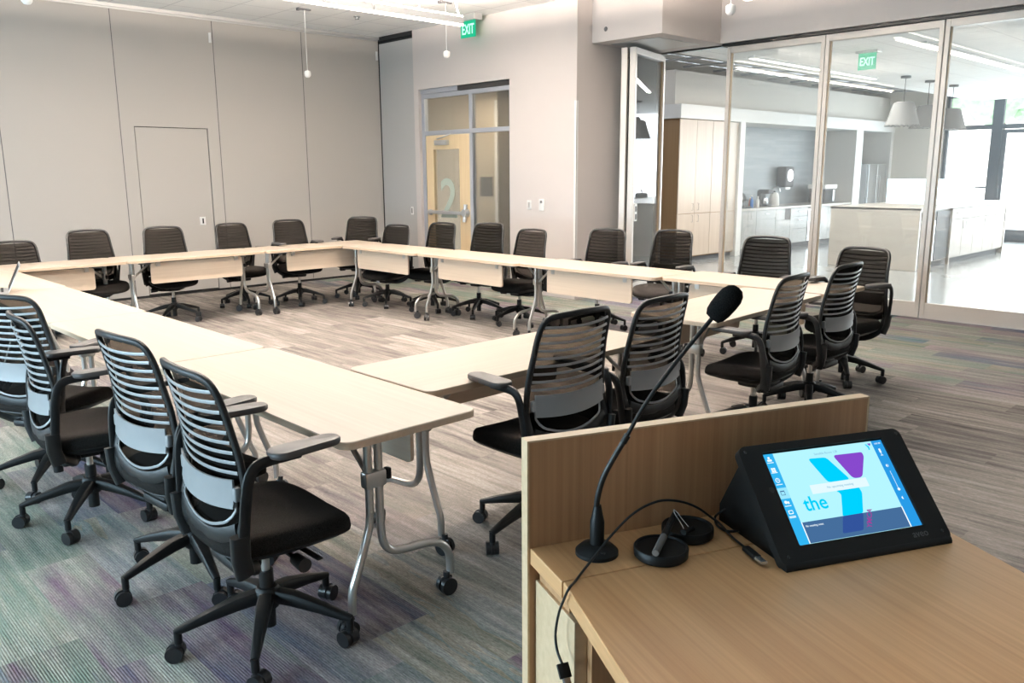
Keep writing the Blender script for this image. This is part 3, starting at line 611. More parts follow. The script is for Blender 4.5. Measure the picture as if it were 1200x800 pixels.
# ------------------------------------------------------------------ tables
def tube_frame():
    """end frame: local y = across the table from post side (0) to the other edge (.60), z up, x = along the table inward"""
    parts = {}
    A = smooth_path([(0, .15, .705), (0, .15, .6), (0, .15, .42), (0, .135, .35), (0, .085, .22), (0, .062, .16), (0, .058, .08)], 5)
    B = smooth_path([(0, .195, .705), (0, .195, .5), (0, .195, .37), (0, .207, .30), (0, .245, .262), (0, .31, .248), (0, .42, .236), (0, .478, .21), (0, .513, .16), (0, .518, .08)], 5)
    tubes = MB().sweep(A, .031, up=(1, 0, 0), n=12).sweep(B, .031, up=(1, 0, 0), n=12)
    tubes.sweep([(.03, .17, .56), (.20, .17, .70)], .022, n=8)
    tubes.bb(-.02, .25, .10, .245, .698, .706)
    tubes.bb(-.021, .021, .128, .217, .525, .585, .008)
    knob = MB().cyl((0, .216, .56), (0, .235, .56), .012, .012).bb(-.014, .014, .225, .243, .54, .58, .004)
    def caster(y):
        m = MB().cyl((-.026, 0, .034), (-.006, 0, .034), .034, .034, 20).cyl((.006, 0, .034), (.026, 0, .034), .034, .034, 20).cyl((0, 0, .045), (0, 0, .09), .014, .014, 12)
        m.box((0, .0, .055), (.012, .05, .03), .005); return m
    return tubes, knob, caster
FT, FK, FC = tube_frame()
def make_table(name, x0, x1, y0, y1, lab, panel_side, posts, rz=0.0, mod=True):
    """axis-aligned in its own frame: length along local x. panel_side: +1/-1 (local y side of the modesty panel). posts: (side at -x end, side at +x end)"""
    L = x1-x0; W = y1-y0; r = empty(name, ((x0+x1)/2, (y0+y1)/2, 0)); h = L/2; w = W/2
    MB().prism(rrect(-h, h, -w, w, .045), .712, .74, ch=.003).build('tabletop', M['top'], r, 40)
    MB().prism(rrect(-h-.0007, h+.0007, -w-.0007, w+.0007, .0455), .7135, .7368).build('edge_band', M['tedge'], r, 40)
    if mod:
        yy = panel_side*(w-.095)
        Tm = Matrix.Translation((0, yy, 0)) @ Matrix.Rotation(PI/2, 4, 'X')
        MB().prism(rrect(-.505, .505, .478, .695, .025), -.008, .008, Tm).build('modesty_panel', M['panelwood'], r, 30)
        MB().bb(-.45, -.41, yy-.03, yy+.012, .66, .712).bb(.41, .45, yy-.03, yy+.012, .66, .712).build('panel_hinge', M['chrome'], r, 0)
    MB().bb(-h+.18, h-.18, panel_side*.12-.03, panel_side*.12+.03, .68, .712).build('under_beam', M['dkgrey'], r, 0)
    for e, side in ((-1, posts[0]), (1, posts[1])):
        # map frame: local x inward, y from post side
        T = Matrix.Translation((e*(h-.09), side*w, 0)) @ Matrix(((-e, 0, 0, 0), (0, -side*(W/.60), 0, 0), (0, 0, 1, 0), (0, 0, 0, 1)))
        lf = MB().add(FT.v, FT.f, T).build('leg_frame', M['chrome'], r, 40)
        MB().add(FK.v, FK.f, T).build('fold_knob', M['black'], lf, 40)
        for yv, a in ((.058, .5+e*.3), (.518, -.4+side*.5)):
            c = FC(0); T2 = T @ Matrix.Translation((0, yv, 0)) @ Matrix.Rotation(a, 4, 'Z') @ Matrix.Translation((0, -.018, 0))
            MB().add(c.v, c.f, T2).build('caster', M['rubber'], lf, 40)
    tag(r, lab, 'table', 'folding tables set in a ring'); r.rotation_euler = (0, 0, rz); return r
def table_y(x0, x1, y0, y1, lab, panel_x, posts, rz=0.0):
    # long axis along world y: local x -> world y, local y -> world -x
    L = y1-y0; W = x1-x0
    r = make_table('conference_table', -L/2, L/2, -W/2, W/2, lab, -panel_x, (-posts[0], -posts[1]))
    r.location = ((x0+x1)/2, (y0+y1)/2, 0); r.rotation_euler = (0, 0, PI/2+rz); return r
g_ = .003
T1 = table_y(1.384, 1.966, 2.232, 3.826-g_, 'maple top folding table whose free end stands by the lectern', 1, (-1, 1))
table_y(1.372, 1.952, 3.83, 5.412, 'maple top folding table next in the long row after the one by the lectern', 1, (1, -1))
table_y(1.376, 1.956, 5.417, 7.105, 'maple top folding table with the laptop near its far seam', 1, (1, -1))
table_y(1.390, 1.970, 7.11, 8.715, 'maple top folding table ending at the corner toward the partition', 1, (1, -1))
def table_x(x0, x1, y0, y1, lab, panel_y, posts, rz=0.0): return make_table('conference_table', x0, x1, y0, y1, lab, panel_y, posts, rz)
table_x(1.40, 2.995, 8.735, 9.335, 'maple top folding table along the partition, cut by the picture edge', -1, (-1, 1))
table_x(3.00, 4.525, 8.745, 9.345, 'maple top folding table along the partition in front of the grey pass door', -1, (-1, 1))
table_x(4.53, 6.12, 8.735, 9.335, 'maple top folding table along the partition, filling the corner below the hanging microphone', -1, (-1, 1))
table_y(5.50, 6.10, 7.288, 8.73, 'maple top folding table at the corner facing the glazed door', -1, (1, -1), .0)
table_y(5.535, 6.135, 5.732, 7.284, 'maple top folding table in front of the wall switch and thermostat', -1, (1, -1), .0)
table_y(5.58, 6.18, 4.115, 5.727, 'maple top folding table in front of the folded glass leaf', -1, (1, -1), .0)
table_y(5.655, 6.255, 2.64, 4.108, 'maple top folding table nearest the glass wall corner chair', -1, (1, -1), .0)
table_x(1.985, 3.53, 2.55, 3.15, 'maple top folding table meeting the side of the one by the lectern', 1, (-1, -1))
table_x(4.845-.765, 4.845+.765, 2.632, 3.232, 'maple top folding table behind the gooseneck microphone head', 1, (-1, -1), .06)

# ------------------------------------------------------------------ office chairs
BX = [(.30, -.04), (.335, -.08), (.36, -.112), (.41, -.165), (.47, -.195), (.54, -.202), (.62, -.190), (.72, -.190), (.82, -.203), (.91, -.221), (1.02, -.250)]
def bx(z, y=0.0):
    for (z0, a), (z1, b) in zip(BX, BX[1:]):
        if z <= z1: t = (z-z0)/(z1-z0); t = max(0, t); v = a+(b-a)*t; break
    else: v = BX[-1][1]
    return v + .75*y*y*min(1, max(0, (z-.40)/.15))
HW = [(.335, .10), (.36, .165), (.41, .205), (.47, .224), (.54, .233), (.62, .232), (.72, .225), (.82, .214), (.91, .208), (.965, .200), (1.0, .178)]
def hw(z):
    if z <= HW[0][0]: return HW[0][1]
    for (z0, a), (z1, b) in zip(HW, HW[1:]):
        if z <= z1: return a+(b-a)*(z-z0)/(z1-z0)
    return HW[-1][1]
def make_chair():
    r = empty('office_chair')
    # --- base
    b = MB().lathe([(0, .125), (.038, .125), (.045, .14), (.046, .185), (.034, .20), (0, .202)], 20)
    for k in range(5):
        a = 2*PI*k/5+.35; c_, s_ = math.cos(a), math.sin(a)
        pts = [(.03*c_, .03*s_, .168), (.10*c_, .10*s_, .160), (.20*c_, .20*s_, .134), (.285*c_, .285*s_, .108), (.305*c_, .305*s_, .103)]
        b.sweep(pts, .052, .050, n=10, boxy=.6, sc_=[(1, 1), (1, 1), (.75, .75), (.58, .52), (.5, .4)])
        b.cyl((.298*c_, .298*s_, .062), (.298*c_, .298*s_, .108), .0135, .0135, 10)
    b.build('star_base', M['black'], r, 45)
    for k in range(5):
        a = 2*PI*k/5+.35; q = random.uniform(0, 2*PI)
        T = Matrix.Translation((.298*math.cos(a), .298*math.sin(a), 0)) @ Matrix.Rotation(q, 4, 'Z') @ Matrix.Translation((0, -.012, 0))
        m = MB().cyl((-.027, 0, .029), (-.006, 0, .029), .029, .027, 18).cyl((.006, 0, .029), (.027, 0, .029), .027, .029, 18)
        m.cyl((-.0055, 0, .031), (.0055, 0, .031), .0305, .0305, 18); m.cyl((0, .012, .04), (0, .012, .068), .012, .012, 10)
        MB().add(m.v, m.f, T).build('caster', M['rubber'], r, 40)
    MB().cyl((0, 0, .052), (0, 0, .26), .0245, .025, 18).build('column_sleeve', M['black'], r, 40)
    MB().cyl((0, 0, .24), (0, 0, .36), .0145, .0145, 14).build('gas_column', M['chrome'], r, 40)
    up = []
    # --- mechanism
    m = MB().box((-.03, 0, .352), (.22, .13, .055), .015).box((-.10, 0, .34), (.10, .20, .04), .015).bb(-.05, .14, -.10, .10, .375, .40, .008)
    up.append(m.build('tilt_mechanism', M['black'], r, 35))
    m = MB().cyl((.03, -.06, .352), (.03, -.20, .348), .009, .009, 10).cyl((.03, -.17, .348), (.03, -.235, .346), .021, .024, 14).sweep([(.07, -.1, .36), (.08, -.2, .355), (.085, -.235, .352)], .024, .009)
    up.append(m.build('adjust_lever', M['black'], r, 40))
    # --- seat
    def loop(k, z, bend):
        out = []
        for j in range(36):
            q = 2*PI*j/36; c_, s_ = math.cos(q), math.sin(q); e = .52
            x = .025+math.copysign(abs(c_)**e, c_)*.235*k; y = math.copysign(abs(s_)**e, s_)*.245*k*(1-.10*max(0, -(x-.02))/.24)
            zz = z - bend*max(0, x-.10)**2*4.0 + .25*(abs(y)**2)*(1 if z > .45 else 0) - .0*x
            out.append((x, y, zz))
        return out
    def shell(levels):
        mb = MB(); vs = []; fs = []; n = 36
        for k, z, bnd in levels: vs += loop(k, z, bnd)
        for i in range(len(levels)-1):
            for j in range(n): fs.append((i*n+j, i*n+(j+1) % n, (i+1)*n+(j+1) % n, (i+1)*n+j))
        fs.append(tuple(range(n))[::-1]); fs.append(tuple(range((len(levels)-1)*n, len(levels)*n))); return mb.add(vs, fs)
    up.append(shell([(.90, .412, .3), (.985, .422, .35), (1.0, .440, .4), (.985, .458, .42), (.94, .470, .42), (.82, .474, .42), (.6, .470, .4), (.35, .466, .4), (.12, .465, .4)]).build('seat', M['seat'], r, 60))
    up.append(shell([(.55, .372, .1), (.72, .378, .2), (.90, .402, .3), (.955, .414, .35), (.94, .424, .35)]).build('seat_shell', M['black'], r, 60))
    # --- back frame
    half = [(0.0, .332), (.06, .333), (.12, .341), (.165, .362), (.197, .40), (.216, .45), (.228, .51), (.233, .58), (.230, .65), (.223, .74), (.213, .83), (.207, .91), (.201, .958), (.184, .990), (.150, 1.006), (.07, 1.011), (0, 1.013)]
    pts = [(y, z) for y, z in half] + [(-y, z) for y, z in half[-2:0:-1]]
    P3 = smooth_path([(bx(z, y), y, z) for y, z in pts], 3, True)
    scl = [(1.0+.9*max(0, min(1, (.62-p.z)/.12)) , 1.0+.5*max(0, min(1, (.60-p.z)/.15))) for p in P3]
    fr = MB().sweep(P3, .026, .020, up=(1, 0, 0), n=10, closed=True, boxy=.7, sc_=scl)
    cb = [(bx(.520-.052*(1-(y/.21)**2), y)-.004, y, .520-.052*(1-(y/.21)**2)) for y in [-.215+.0215*k for k in range(21)]]
    fr.sweep(cb, .050, .018, up=(1, 0, 0), n=10, boxy=.6)
    for s in (-1, 1):   # rear sleeves on each side that carry the arms
        fr.sweep([(-.165, s*.222, .375), (-.182, s*.238, .44), (-.184, s*.247, .52)], .060, .032, up=(0, 1, 0), n=10, boxy=.55)
    fr.box((-.10, 0, .335), (.07, .24, .035), .012)
    up.append(fr.build('back_frame', M['frame'], r, 50))
    # --- slats
    sl = MB()
    for k in range(9):
        z0 = .705+k*.0325; w_ = hw(z0)-.012
        pp = [(bx(z0, y)-.002-.004, y, z0-.010*(1-(y/w_)**2)) for y in [(-1+q/7)*w_ for q in range(15)]]
        sl.sweep(pp, .0125, .005, up=(1, 0, 0), n=6)
    w_ = .196; pp = [(bx(.60, .2), -w_, .64), (bx(.57, .195), -w_+.002, .58)] + [(bx(.53-.035*(1-(y/.17)**2), y)-.008, y, .545-.040*(1-(y/.17)**2)) for y in [-.17+.034*q for q in range(11)]] + [(bx(.57, .195), w_-.002, .58), (bx(.60, .2), w_, .64)]
    sl.sweep(smooth_path(pp, 2), .011, .006, up=(1, 0, 0), n=6)
    up.append(sl.build('back_slats', M['slat'], r, 50))
    lb = MB(); vs = []; fs = []; ny = 15
    for s_ in (0, 1):
        for iz in range(4):
            z = .592+iz*.031
            for j in range(ny):
                y = (-1+2*j/(ny-1))*.205; zz = z-.012*(1-(y/.2)**2); vs.append((bx(zz, y)-.020+s_*.006, y, zz))
    for iz in range(3):
        for j in range(ny-1):
            a = iz*ny+j; fs.append((a, a+1, a+ny+1, a+ny)); a += 4*ny; fs.append((a, a+ny, a+ny+1, a+1))
    for iz in range(3):
        for j in (0, ny-1): a = iz*ny+j; fs.append((a, a+ny, a+5*ny, a+4*ny))
    for j in range(ny-1):
        for iz in (0, 3): a = iz*ny+j; fs.append((a, a+1, a+1+4*ny, a+4*ny))
    lb.add(vs, fs)
    for s in (-1, 1): lb.box((bx(.64, .2)-.008, s*.205, .638), (.022, .03, .045), .005)
    up.append(lb.build('lumbar_panel', M['slat'], r, 50))
    # --- mesh
    vs = []; fs = []; nz = 16; ny = 13
    for iz in range(nz):
        z = .485+iz*(.995-.485)/(nz-1); w_ = hw(z)-.004
        for j in range(ny): y = (-1+2*j/(ny-1))*w_; vs.append((bx(z, y)+.014, y, z))
    for iz in range(nz-1):
        for j in range(ny-1): a = iz*ny+j; fs.append((a, a+1, a+ny+1, a+ny))
    ms = MB().add(vs, fs).build('back_mesh', M['mesh'], r, 60); up.append(ms)
    # --- arms
    for s in (-1, 1):
        am = MB().sweep(smooth_path([(-.176, s*.246, .47), (-.170, s*.256, .56), (-.163, s*.266, .65), (-.150, s*.270, .712), (-.122, s*.270, .744), (-.07, s*.270, .752), (.02, s*.268, .753)], 4), .036, .019, up=(0, 1, 0), n=10, boxy=.7).build('armrest_post', M['black'], r, 50)
        T = Matrix.Translation((.038, s*.265, .756)) @ Matrix.Rotation(-s*.08, 4, 'Z')
        out = [(x, y*(1-.18*max(0, x/.13))) for x, y in rrect(-.125, .125, -.046, .046, .042, 6)]
        pd = MB().prism(out, 0, .022, T, ch=.005).build('armrest_pad', M['pad'], am, 50); up.append(am)
    return r, up
chair0, _up = make_chair(); used = [False]
BASEPARTS = ('star_base', 'caster', 'column_sleeve', 'gas_column')
def chair(x, y, deg, lab, dz=0.0, spin=None, arm=0.0):
    if not used[0]: o = chair0; used[0] = True
    else: o = copy_tree(chair0)
    o.location = (x, y, 0); o.rotation_euler = (0, 0, math.radians(deg))
    tag(o, lab, 'chair', 'black mesh office chairs')
    rot = math.radians(spin if spin is not None else 0)
    for ch in o.children:
        st = ch.name.split('.')[0]
        if st in ('star_base', 'caster'): ch.rotation_euler = (0, 0, rot)
        if st not in BASEPARTS: ch.location = (0, 0, arm if st == 'armrest_post' else dz)
B_ = 'black mesh office chair '
CH = [  # x, y, heading, label, lift, base spin
 (1.22, 2.51, -2, B_+'at the free table end, showing its whole star base', 0.004, 0),
 (1.24, 3.16, 5, B_+'beside the one at the free table end', 0.016, 20),
 (1.14, 4.08, -4, B_+'third along the long row, turned with its side to the table', -0.013, 0),
 (1.16, 4.71, 30, B_+'fourth along the long row, half behind the third', 0.016, 40),
 (2.14, 9.2, -92, B_+'by the partition behind the laptop', -0.06, 10),
 (2.86, 9.2, -88, B_+'in front of the plain partition panel before the pass door', 0.016, 50),
 (3.62, 9.22, -97, B_+'in front of the grey pass door', 0.012, 15),
 (4.68, 9.68, -85, B_+'at the latch side of the grey pass door', -0.015, 30),
 (5.24, 9.31, -91, B_+'behind the hanging microphone cord at the partition', 0.016, 25),
 (6.09, 9.28, -148, B_+'in the room corner before the narrow grey door', 0.016, 0),
 (5.93, 8.40, 190, B_+'between the room corner and the birch door', -0.045, 20),
 (6.1, 7.73, 188, B_+'in front of the birch door', 0.0, 35),
 (6.22, 7.03, 190, B_+'in front of the sidelight glass', 0.016, 5),
 (6.18, 6.33, 182, B_+'in front of the thermostat wall', -0.02, 45),
 (6.53, 5.53, 191, B_+'in front of the folded glass leaves', 0, 10),
 (6.72, 4.86, 186, B_+'in front of the tall pale cabinets', 0.009, 30),
 (6.61, 3.75, 192, B_+'in front of the sink counter view', 0.007, 0),
 (6.24, 2.78, 173, B_+'at the glass wall corner of the table ring', -0.005, 20),
 (2.51, 2.44, 89, B_+'directly behind the lectern panel with one arm over the table', 0.035, 0),
 (3.16, 2.49, 93, B_+'beside the one behind the lectern panel, facing the gap between tables', 0.016, 30),
 (4.44, 2.51, 95, B_+'behind the gooseneck microphone head, turned sideways', 0, 10),
 (5.24, 2.55, 91, B_+'between the turned chair and the glass wall corner chair', 0, 25),
]
ARM = {0: -.004, 1: -.012, 2: -.012, 3: -.012, 8: 0, 9: 0, 17: 0, 18: -.010}      # armrest height of each chair
for i, c in enumerate(CH): chair(*c, arm=ARM.get(i, -.068))

# ------------------------------------------------------------------ laptop on the table
r = empty('laptop_computer', (1.558, 7.10, .741)); r.rotation_euler = (0, 0, math.radians(-12.3))
MB().box((-.115, 0, .008), (.23, .32, .016), .004).build('keyboard_base', M['alsilver'], r, 30)
kb = MB()
for i in range(5):
    for j in range(12): kb.box((-.04-i*.022, -.125+j*.0228, .0175), (.017, .018, .004), .001)
kb.build('keys', M['black'], r, 0)
T = Matrix.Translation((.0, 0, .012)) @ Matrix.Rotation(math.radians(25), 4, 'Y')
MB().box((0, 0, .11), (.007, .32, .22), .003, T=T).build('screen_lid', M['alsilver'], r, 30)
MB().box((-.0045, 0, .11), (.001, .29, .19), T=T).build('display', M['black'], r, 0)
tag(r, 'open silver laptop seen edge-on upon the long row of tables', 'laptop')

# ------------------------------------------------------------------ lectern
LO = Vector((.892, .888, 0)); LA = math.radians(-22.2)
lec = empty('wooden_lectern', LO, LA)      # local x along the back panel, local -y toward the camera
W = .692
MB().bb(-.004, W, 0, .022, 0, 1.18, .0015).build('back_panel', M['oak'], lec, 0)
MB().bb(-.006, W+.002, -.001, .023, 1.1795, 1.1825).bb(-.007, -.0035, -.001, .023, 0, 1.182).bb(W-.001, W+.002, -.001, .023, 0, 1.182).build('panel_edge_band', M['oakedge'], lec, 0)
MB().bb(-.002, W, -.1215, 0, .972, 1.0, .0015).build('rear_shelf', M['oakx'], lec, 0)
k = math.tan(math.radians(7.6))
f = lambda y: -k*(-y-.1235)*-1
dpt = .56
q = [(0.0, -.1235), (-.002-k*0, -.1235)]
out = [(.0+.0, -.1235-dpt)]
poly = [(-k*dpt*1.0, -.1235-dpt), (W-k*dpt*1.0, -.1235-dpt), (W, -.1235), (.0, -.1235)]
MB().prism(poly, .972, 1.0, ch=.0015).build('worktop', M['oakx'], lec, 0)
MB().bb(.006, .028, -.150, -.004, 0, .945, .0015).build('side_panel', M['oakedge'], lec, 0)
MB().bb(.028, W-.03, -.165, -.145, 0, .945).build('modesty_board', M['oak'], lec, 0)
MB().bb(W-.03, W-.008, -.60, -.004, 0, .945, .0015).build('end_panel', M['oak'], lec, 0)
MB().bb(.012, .024, -.12, -.008, .945, .972).build('support_cleat', M['oak'], lec, 0); MB().bb(W-.03, W-.01, -.55, -.01, .945, .972).build('support_cleat', M['oak'], lec, 0)
MB().bb(.03, W-.03, -.56, -.17, .30, .32).build('lower_shelf', M['oak'], lec, 0)
tag(lec, 'oak veneer lectern with raised back panel and flat worktop', 'lectern')

# gooseneck microphone
def ray(px, py, t):
    d = CF + CR*((px-600)/972.19) - CU*((py-400)/972.19); return Vector((0, 0, 1.6)) + d*t
mb0 = Vector((.954, .801, 1.0)); t0 = mb0.dot(CF) + .6*.0
gm = empty('gooseneck_microphone', mb0)
MB().lathe([(0, 0), (.0345, 0), (.0345, .006), (.026, .014), (.014, .017), (0, .018)], 32).build('base', M['black'], gm, 40)
MB().cyl((-.012, -.022, .010), (-.0125, -.023, .0135), .0045, .004, 12).build('base_screw', M['rubber'], gm, 40)
MB().lathe([(.0105, .015), (.0115, .02), (.0115, .055), (.009, .066), (.006, .082), (0, .083)], 20).build('connector_sleeve', M['black'], gm, 40)
td = (mb0-Vector((0, 0, 1.6))).dot(CF)
gp = [(699, 603), (700, 585), (706, 562), (717, 540), (734, 512), (752, 480), (774, 448), (806, 407), (836, 371)]
pts = [mb0+Vector((0, 0, .06))] + [ray(px, py, td-.01-.012*i) for i, (px, py) in enumerate(gp)]
pts = [p-mb0 for p in pts]
MB().sweep(smooth_path(pts[:6], 5), .0092, n=12).build('flexible_neck', M['cable'], gm, 50)
MB().sweep(smooth_path(pts[5:], 4), .0065, n=12).sweep([pts[5]-(pts[6]-pts[5])*.2, pts[5]+(pts[6]-pts[5])*.08], .0105, n=12).build('stem', M['black'], gm, 50)
ax = (ray(857, 347, td-.115)-mb0-pts[-1]).normalized(); e1 = ax.orthogonal().normalized(); e2 = ax.cross(e1)
T = Matrix(((e1.x, e2.x, ax.x, pts[-1].x), (e1.y, e2.y, ax.y, pts[-1].y), (e1.z, e2.z, ax.z, pts[-1].z), (0, 0, 0, 1)))
MB().lathe([(.004, -.004), (.011, -.003), (.0155, .004), (.0175, .014), (.0182, .028), (.0175, .040), (.014, .049), (.008, .0545), (0, .056)], 28, T).build('foam_windscreen', M['foam'], gm, 60)
tag(gm, 'black gooseneck microphone with foam windscreen on a round base', 'microphone')

# round black dishes, pen, clip
def dish(x, y, lab):
    d = MB().lathe([(0, .0), (.040, 0), (.043, .003), (.0435, .0155), (.042, .0175), (.0395, .0172), (.0385, .0145), (0, .0140)], 40).build('round_dish', M['black'], None, 40)
    d.location = (x, y, 1.0005); tag(d, lab, 'dish', 'round black dishes')
dish(1.019, .723, 'shallow round black dish holding the lower end of the pen'); dish(1.114, .738, 'shallow round black dish tucked behind the other, under the silver clip')
def on_desk(px, py, z=1.004):
    d = CF + CR*((px-600)/972.19) - CU*((py-400)/972.19); t = (z-1.6)/d.z; return Vector((0, 0, 1.6))+d*t
p0_ = on_desk(768, 648, 1.0245); p1_ = on_desk(791, 602, 1.040)
pen = empty('marker_pen', p0_); v = p1_-p0_
MB().cyl((0, 0, 0), v*.42, .0056, .0058, 14).build('barrel', M['pen'], pen, 40); MB().cyl(v*.41, v*1.0, .0060, .0052, 14).build('cap', M['black'], pen, 40)
MB().sweep([v*.60+Vector((0, 0, .006)), v*.62+Vector((0, 0, .009)), v*.92+Vector((0, 0, .009))], .003, .0015).build('pocket_clip', M['black'], pen, 40)
tag(pen, 'grey and black marker pen leaning on the dish', 'pen')
tc = (Vector((1.13, .76, 1.03))-Vector((0, 0, 1.6))).dot(CF)
c0 = on_desk(806, 621, 1.0245); bc = empty('binder_clip', c0); c1 = on_desk(790, 598, 1.050)-c0
sd = c1.normalized().cross(Vector((0, 0, 1))).normalized()
MB().sweep(smooth_path([sd*.007, c1*.5+sd*.004, c1*.85+sd*.0035, c1*1.02+sd*.001, c1*1.02-sd*.001, c1*.85-sd*.0035, c1*.5-sd*.004, -sd*.007], 4), .0020, n=8).build('wire_handle', M['steel'], bc, 40)
cd = c1.normalized()
MB().sweep([sd*.012, -sd*.012], .012, .010).build('spring_body', M['black'], bc, 30)
tag(bc, 'small binder clip with silver wire handle on the rear black dish', 'binder clip')

# tablet console
tc_ = Vector((1.288, .558, 1.0835)); ta = math.radians(-25.6); tt = math.radians(46.4)
te = Vector((math.cos(ta), math.sin(ta), 0)); tb = Vector((-math.sin(ta), math.cos(ta), 0)); tv = tb*math.cos(tt)+Vector((0, 0, 1))*math.sin(tt); tn = te.cross(tv)
tab = empty('touch_panel_console', tc_)
TM = Matrix(((te.x, tv.x, tn.x, 0), (te.y, tv.y, tn.y, 0), (te.z, tv.z, tn.z, 0), (0, 0, 0, 1)))
fo = rrect(-.1635, .1635, -.1105, .0945, .014, 6)
# bezel as ring around the recessed screen
n_ = len(fo); mb = MB(); inner = rrect(-.1215, .1215, -.0795, .0805, .002, 6); vs = [(x, y, 0.004) for x, y in fo]+[(x, y, .004) for x, y in inner]+[(x, y, -.001) for x, y in inner]+[(x, y, -.012) for x, y in fo]
fs = []
for j in range(n_):
    a = (j+1) % n_; fs += [(j, a, n_+a, n_+j), (n_+j, n_+a, 2*n_+a, 2*n_+j), (3*n_+j, 3*n_+a, a, j)]
fs.append(tuple(range(3*n_, 4*n_))[::-1]); mb.add(vs, fs, TM)
mb.build('bezel', M['black'], tab, 30, fix=False)
MB().sweep([TM @ Vector((-.160, -.108, -.004)), TM @ Vector((.160, -.108, -.004))], .018, n=16).build('front_roll', M['black'], tab, 50)
# wedge stand behind
hz = -tc_.z+1.0005
def W3(x, y, z): return (TM @ Vector((x, y, z)))
ft = W3(0, .07, -.012); fbm = W3(0, -.108, -.012)
ws = []
for sx in (-.150, .150):
    A_ = W3(sx, .070, -.010); B_2 = W3(sx, -.108, -.010); Bf = Vector((B_2.x, B_2.y, hz)); Ab = A_+tb*.012; Ab2 = te*sx+tb*.125; Ab2 = Vector((Ab2.x, Ab2.y, hz)); Ab3 = Vector((Ab2.x, Ab2.y, hz+.03))
    ws.append([A_, B_2, Bf, Ab2, Ab3, Ab])
vs = ws[0]+ws[1]; fs = [(0, 1, 2, 3, 4, 5), (11, 10, 9, 8, 7, 6)]+[(j, 6+j, 6+(j+1) % 6, (j+1) % 6) for j in range(6)]
MB().add(vs, fs).build('wedge_stand', M['black'], tab, 0)
def S(s_, name, m, z=.0, parent=None, h=.0004): return s_
UI = {'base': (.42, .83, .93), 'bar': (.02, .30, .72), 'barL': (.03, .42, .80), 'cyan': (.0, .58, .90), 'purple': (.22, .06, .55), 'banner': (.70, .86, .92), 'grey': (.055, .14, .30), 'stemd': (.03, .08, .30), 'white': (.85, .95, 1), 'text': (.25, .50, .62), 'pink': (.30, .05, .30), 'sel': (.30, .72, .88)}
UM = {k_: glow('screen_'+k_, c, .60) for k_, c in UI.items()}
scr = MB().prism(rrect(-.1205, .1205, -.0785, .0775, .001), -.0015, .0, TM).build('screen', UM['base'], tab, 0)
def ui(name, polys, m, z):
    mb = MB()
    for p in polys: mb.prism(p, z, z+.0002, TM)
    return mb.build(name, UM[m], scr, 0, fix=False)
def rounded(poly, r, n=4):
    out = []; N = len(poly)
    for i in range(N):
        a, b, c = Vector(poly[i-1]), Vector(poly[i]), Vector(poly[(i+1) % N]); u = (a-b); w = (c-b); k_ = min(r, u.length*.45, w.length*.45)
        p, q_ = b+u.normalized()*k_, b+w.normalized()*k_
        for j in range(n+1): t = j/n; out.append(tuple((1-t)**2*p+2*t*(1-t)*b+t*t*q_))
    return out
def ccw(p):
    a = sum(p[i-1][0]*p[i][1]-p[i][0]*p[i-1][1] for i in range(len(p))); return p if a > 0 else p[::-1]
ui('side_menu', [ccw([(-.1205, .0775), (-.1003, .0775), (-.1003, -.0785), (-.1205, -.0785)])], 'barL', .0002)
ui('volume_bar', [ccw([(.0990, .0775), (.1205, .0775), (.1205, -.0785), (.0990, -.0785)])], 'bar', .0002)
ui('menu_divider', [ccw([(-.1003, -.0785), (-.0985, -.0785), (-.0985, -.043), (-.1003, -.043)]), ccw([(.0970, -.0785), (.0992, -.0785), (.0992, -.043), (.0970, -.043)])], 'white', .0004)
ui('logo_arm', [rounded(ccw([(-.0385, .0605), (-.0030, .0590), (.0245, .0155), (-.0195, .0155)]), .006)], 'cyan', .0003)
ui('logo_corner', [rounded(ccw([(.0115, .0608), (.0715, .0600), (.0715, .0520), (.0500, .0160), (.0310, .0160)]), .007)], 'purple', .0003)
ui('logo_stem', [rounded(ccw([(-.0115, -.0005), (.0355, -.0015), (.0335, -.030), (.0170, -.0435), (-.0185, -.0440), (-.0060, -.010)]), .004)], 'cyan', .0003) if False else None
ui('logo_stem', [rounded(ccw([(-.0125, .0010), (.0340, .0010), (.0355, -.0100), (.0200, -.0436), (-.0203, -.0438), (-.0050, -.0075)]), .003)], 'cyan', .0003)
ui('notes_panel', [ccw([(-.0985, -.0436), (.0970, -.0436), (.0975, -.0780), (-.0985, -.0780)])], 'grey', .0003)
ui('logo_stem_shaded', [rounded(ccw([(-.0203, -.0438), (.0200, -.0436), (.0065, -.0712), (-.0340, -.0712)]), .004)], 'stemd', .0005)
ui('meeting_banner', [ccw([(-.0570, .0148), (.0553, .0148), (.0553, -.0008), (-.0575, -.0008)])], 'banner', .0006)
ui('menu_highlight', [ccw([(-.1205, .0173), (-.1003, .0173), (-.1003, -.0014), (-.1205, -.0014)])], 'sel', .0004)
def stx(name, s, size, m, x, y, z=.0008, rot=0, bold=0, align='CENTER'):
    return text(name, s, size, UM[m], scr, TM @ Matrix.Translation((x, y, z)) @ Matrix.Rotation(rot, 4, 'Z'), .0001, align, bold)
stx('word_the', 'the', .034, 'cyan', -.0600, -.0165, bold=.0005)
stx('word_ymca', 'YMCA', .0125, 'pink', .0270, -.0540, z=.0011, rot=math.radians(63), bold=.0002)
stx('screen_title', 'Bernstein Room 12B' if False else 'Sensible Room 128', .0060, 'text', 0, .0668)
stx('banner_text', 'No upcoming meeting', .0058, 'text', 0, .0071, .0009)
stx('notes_text', 'No meeting notes', .0046, 'white', -.0780, -.0508, .0009)
stx('clock_text', '12:07 PM', .0036, 'white', .1095, .0715, .0009)
icons = []
for yy in (.0685, .0487): pass
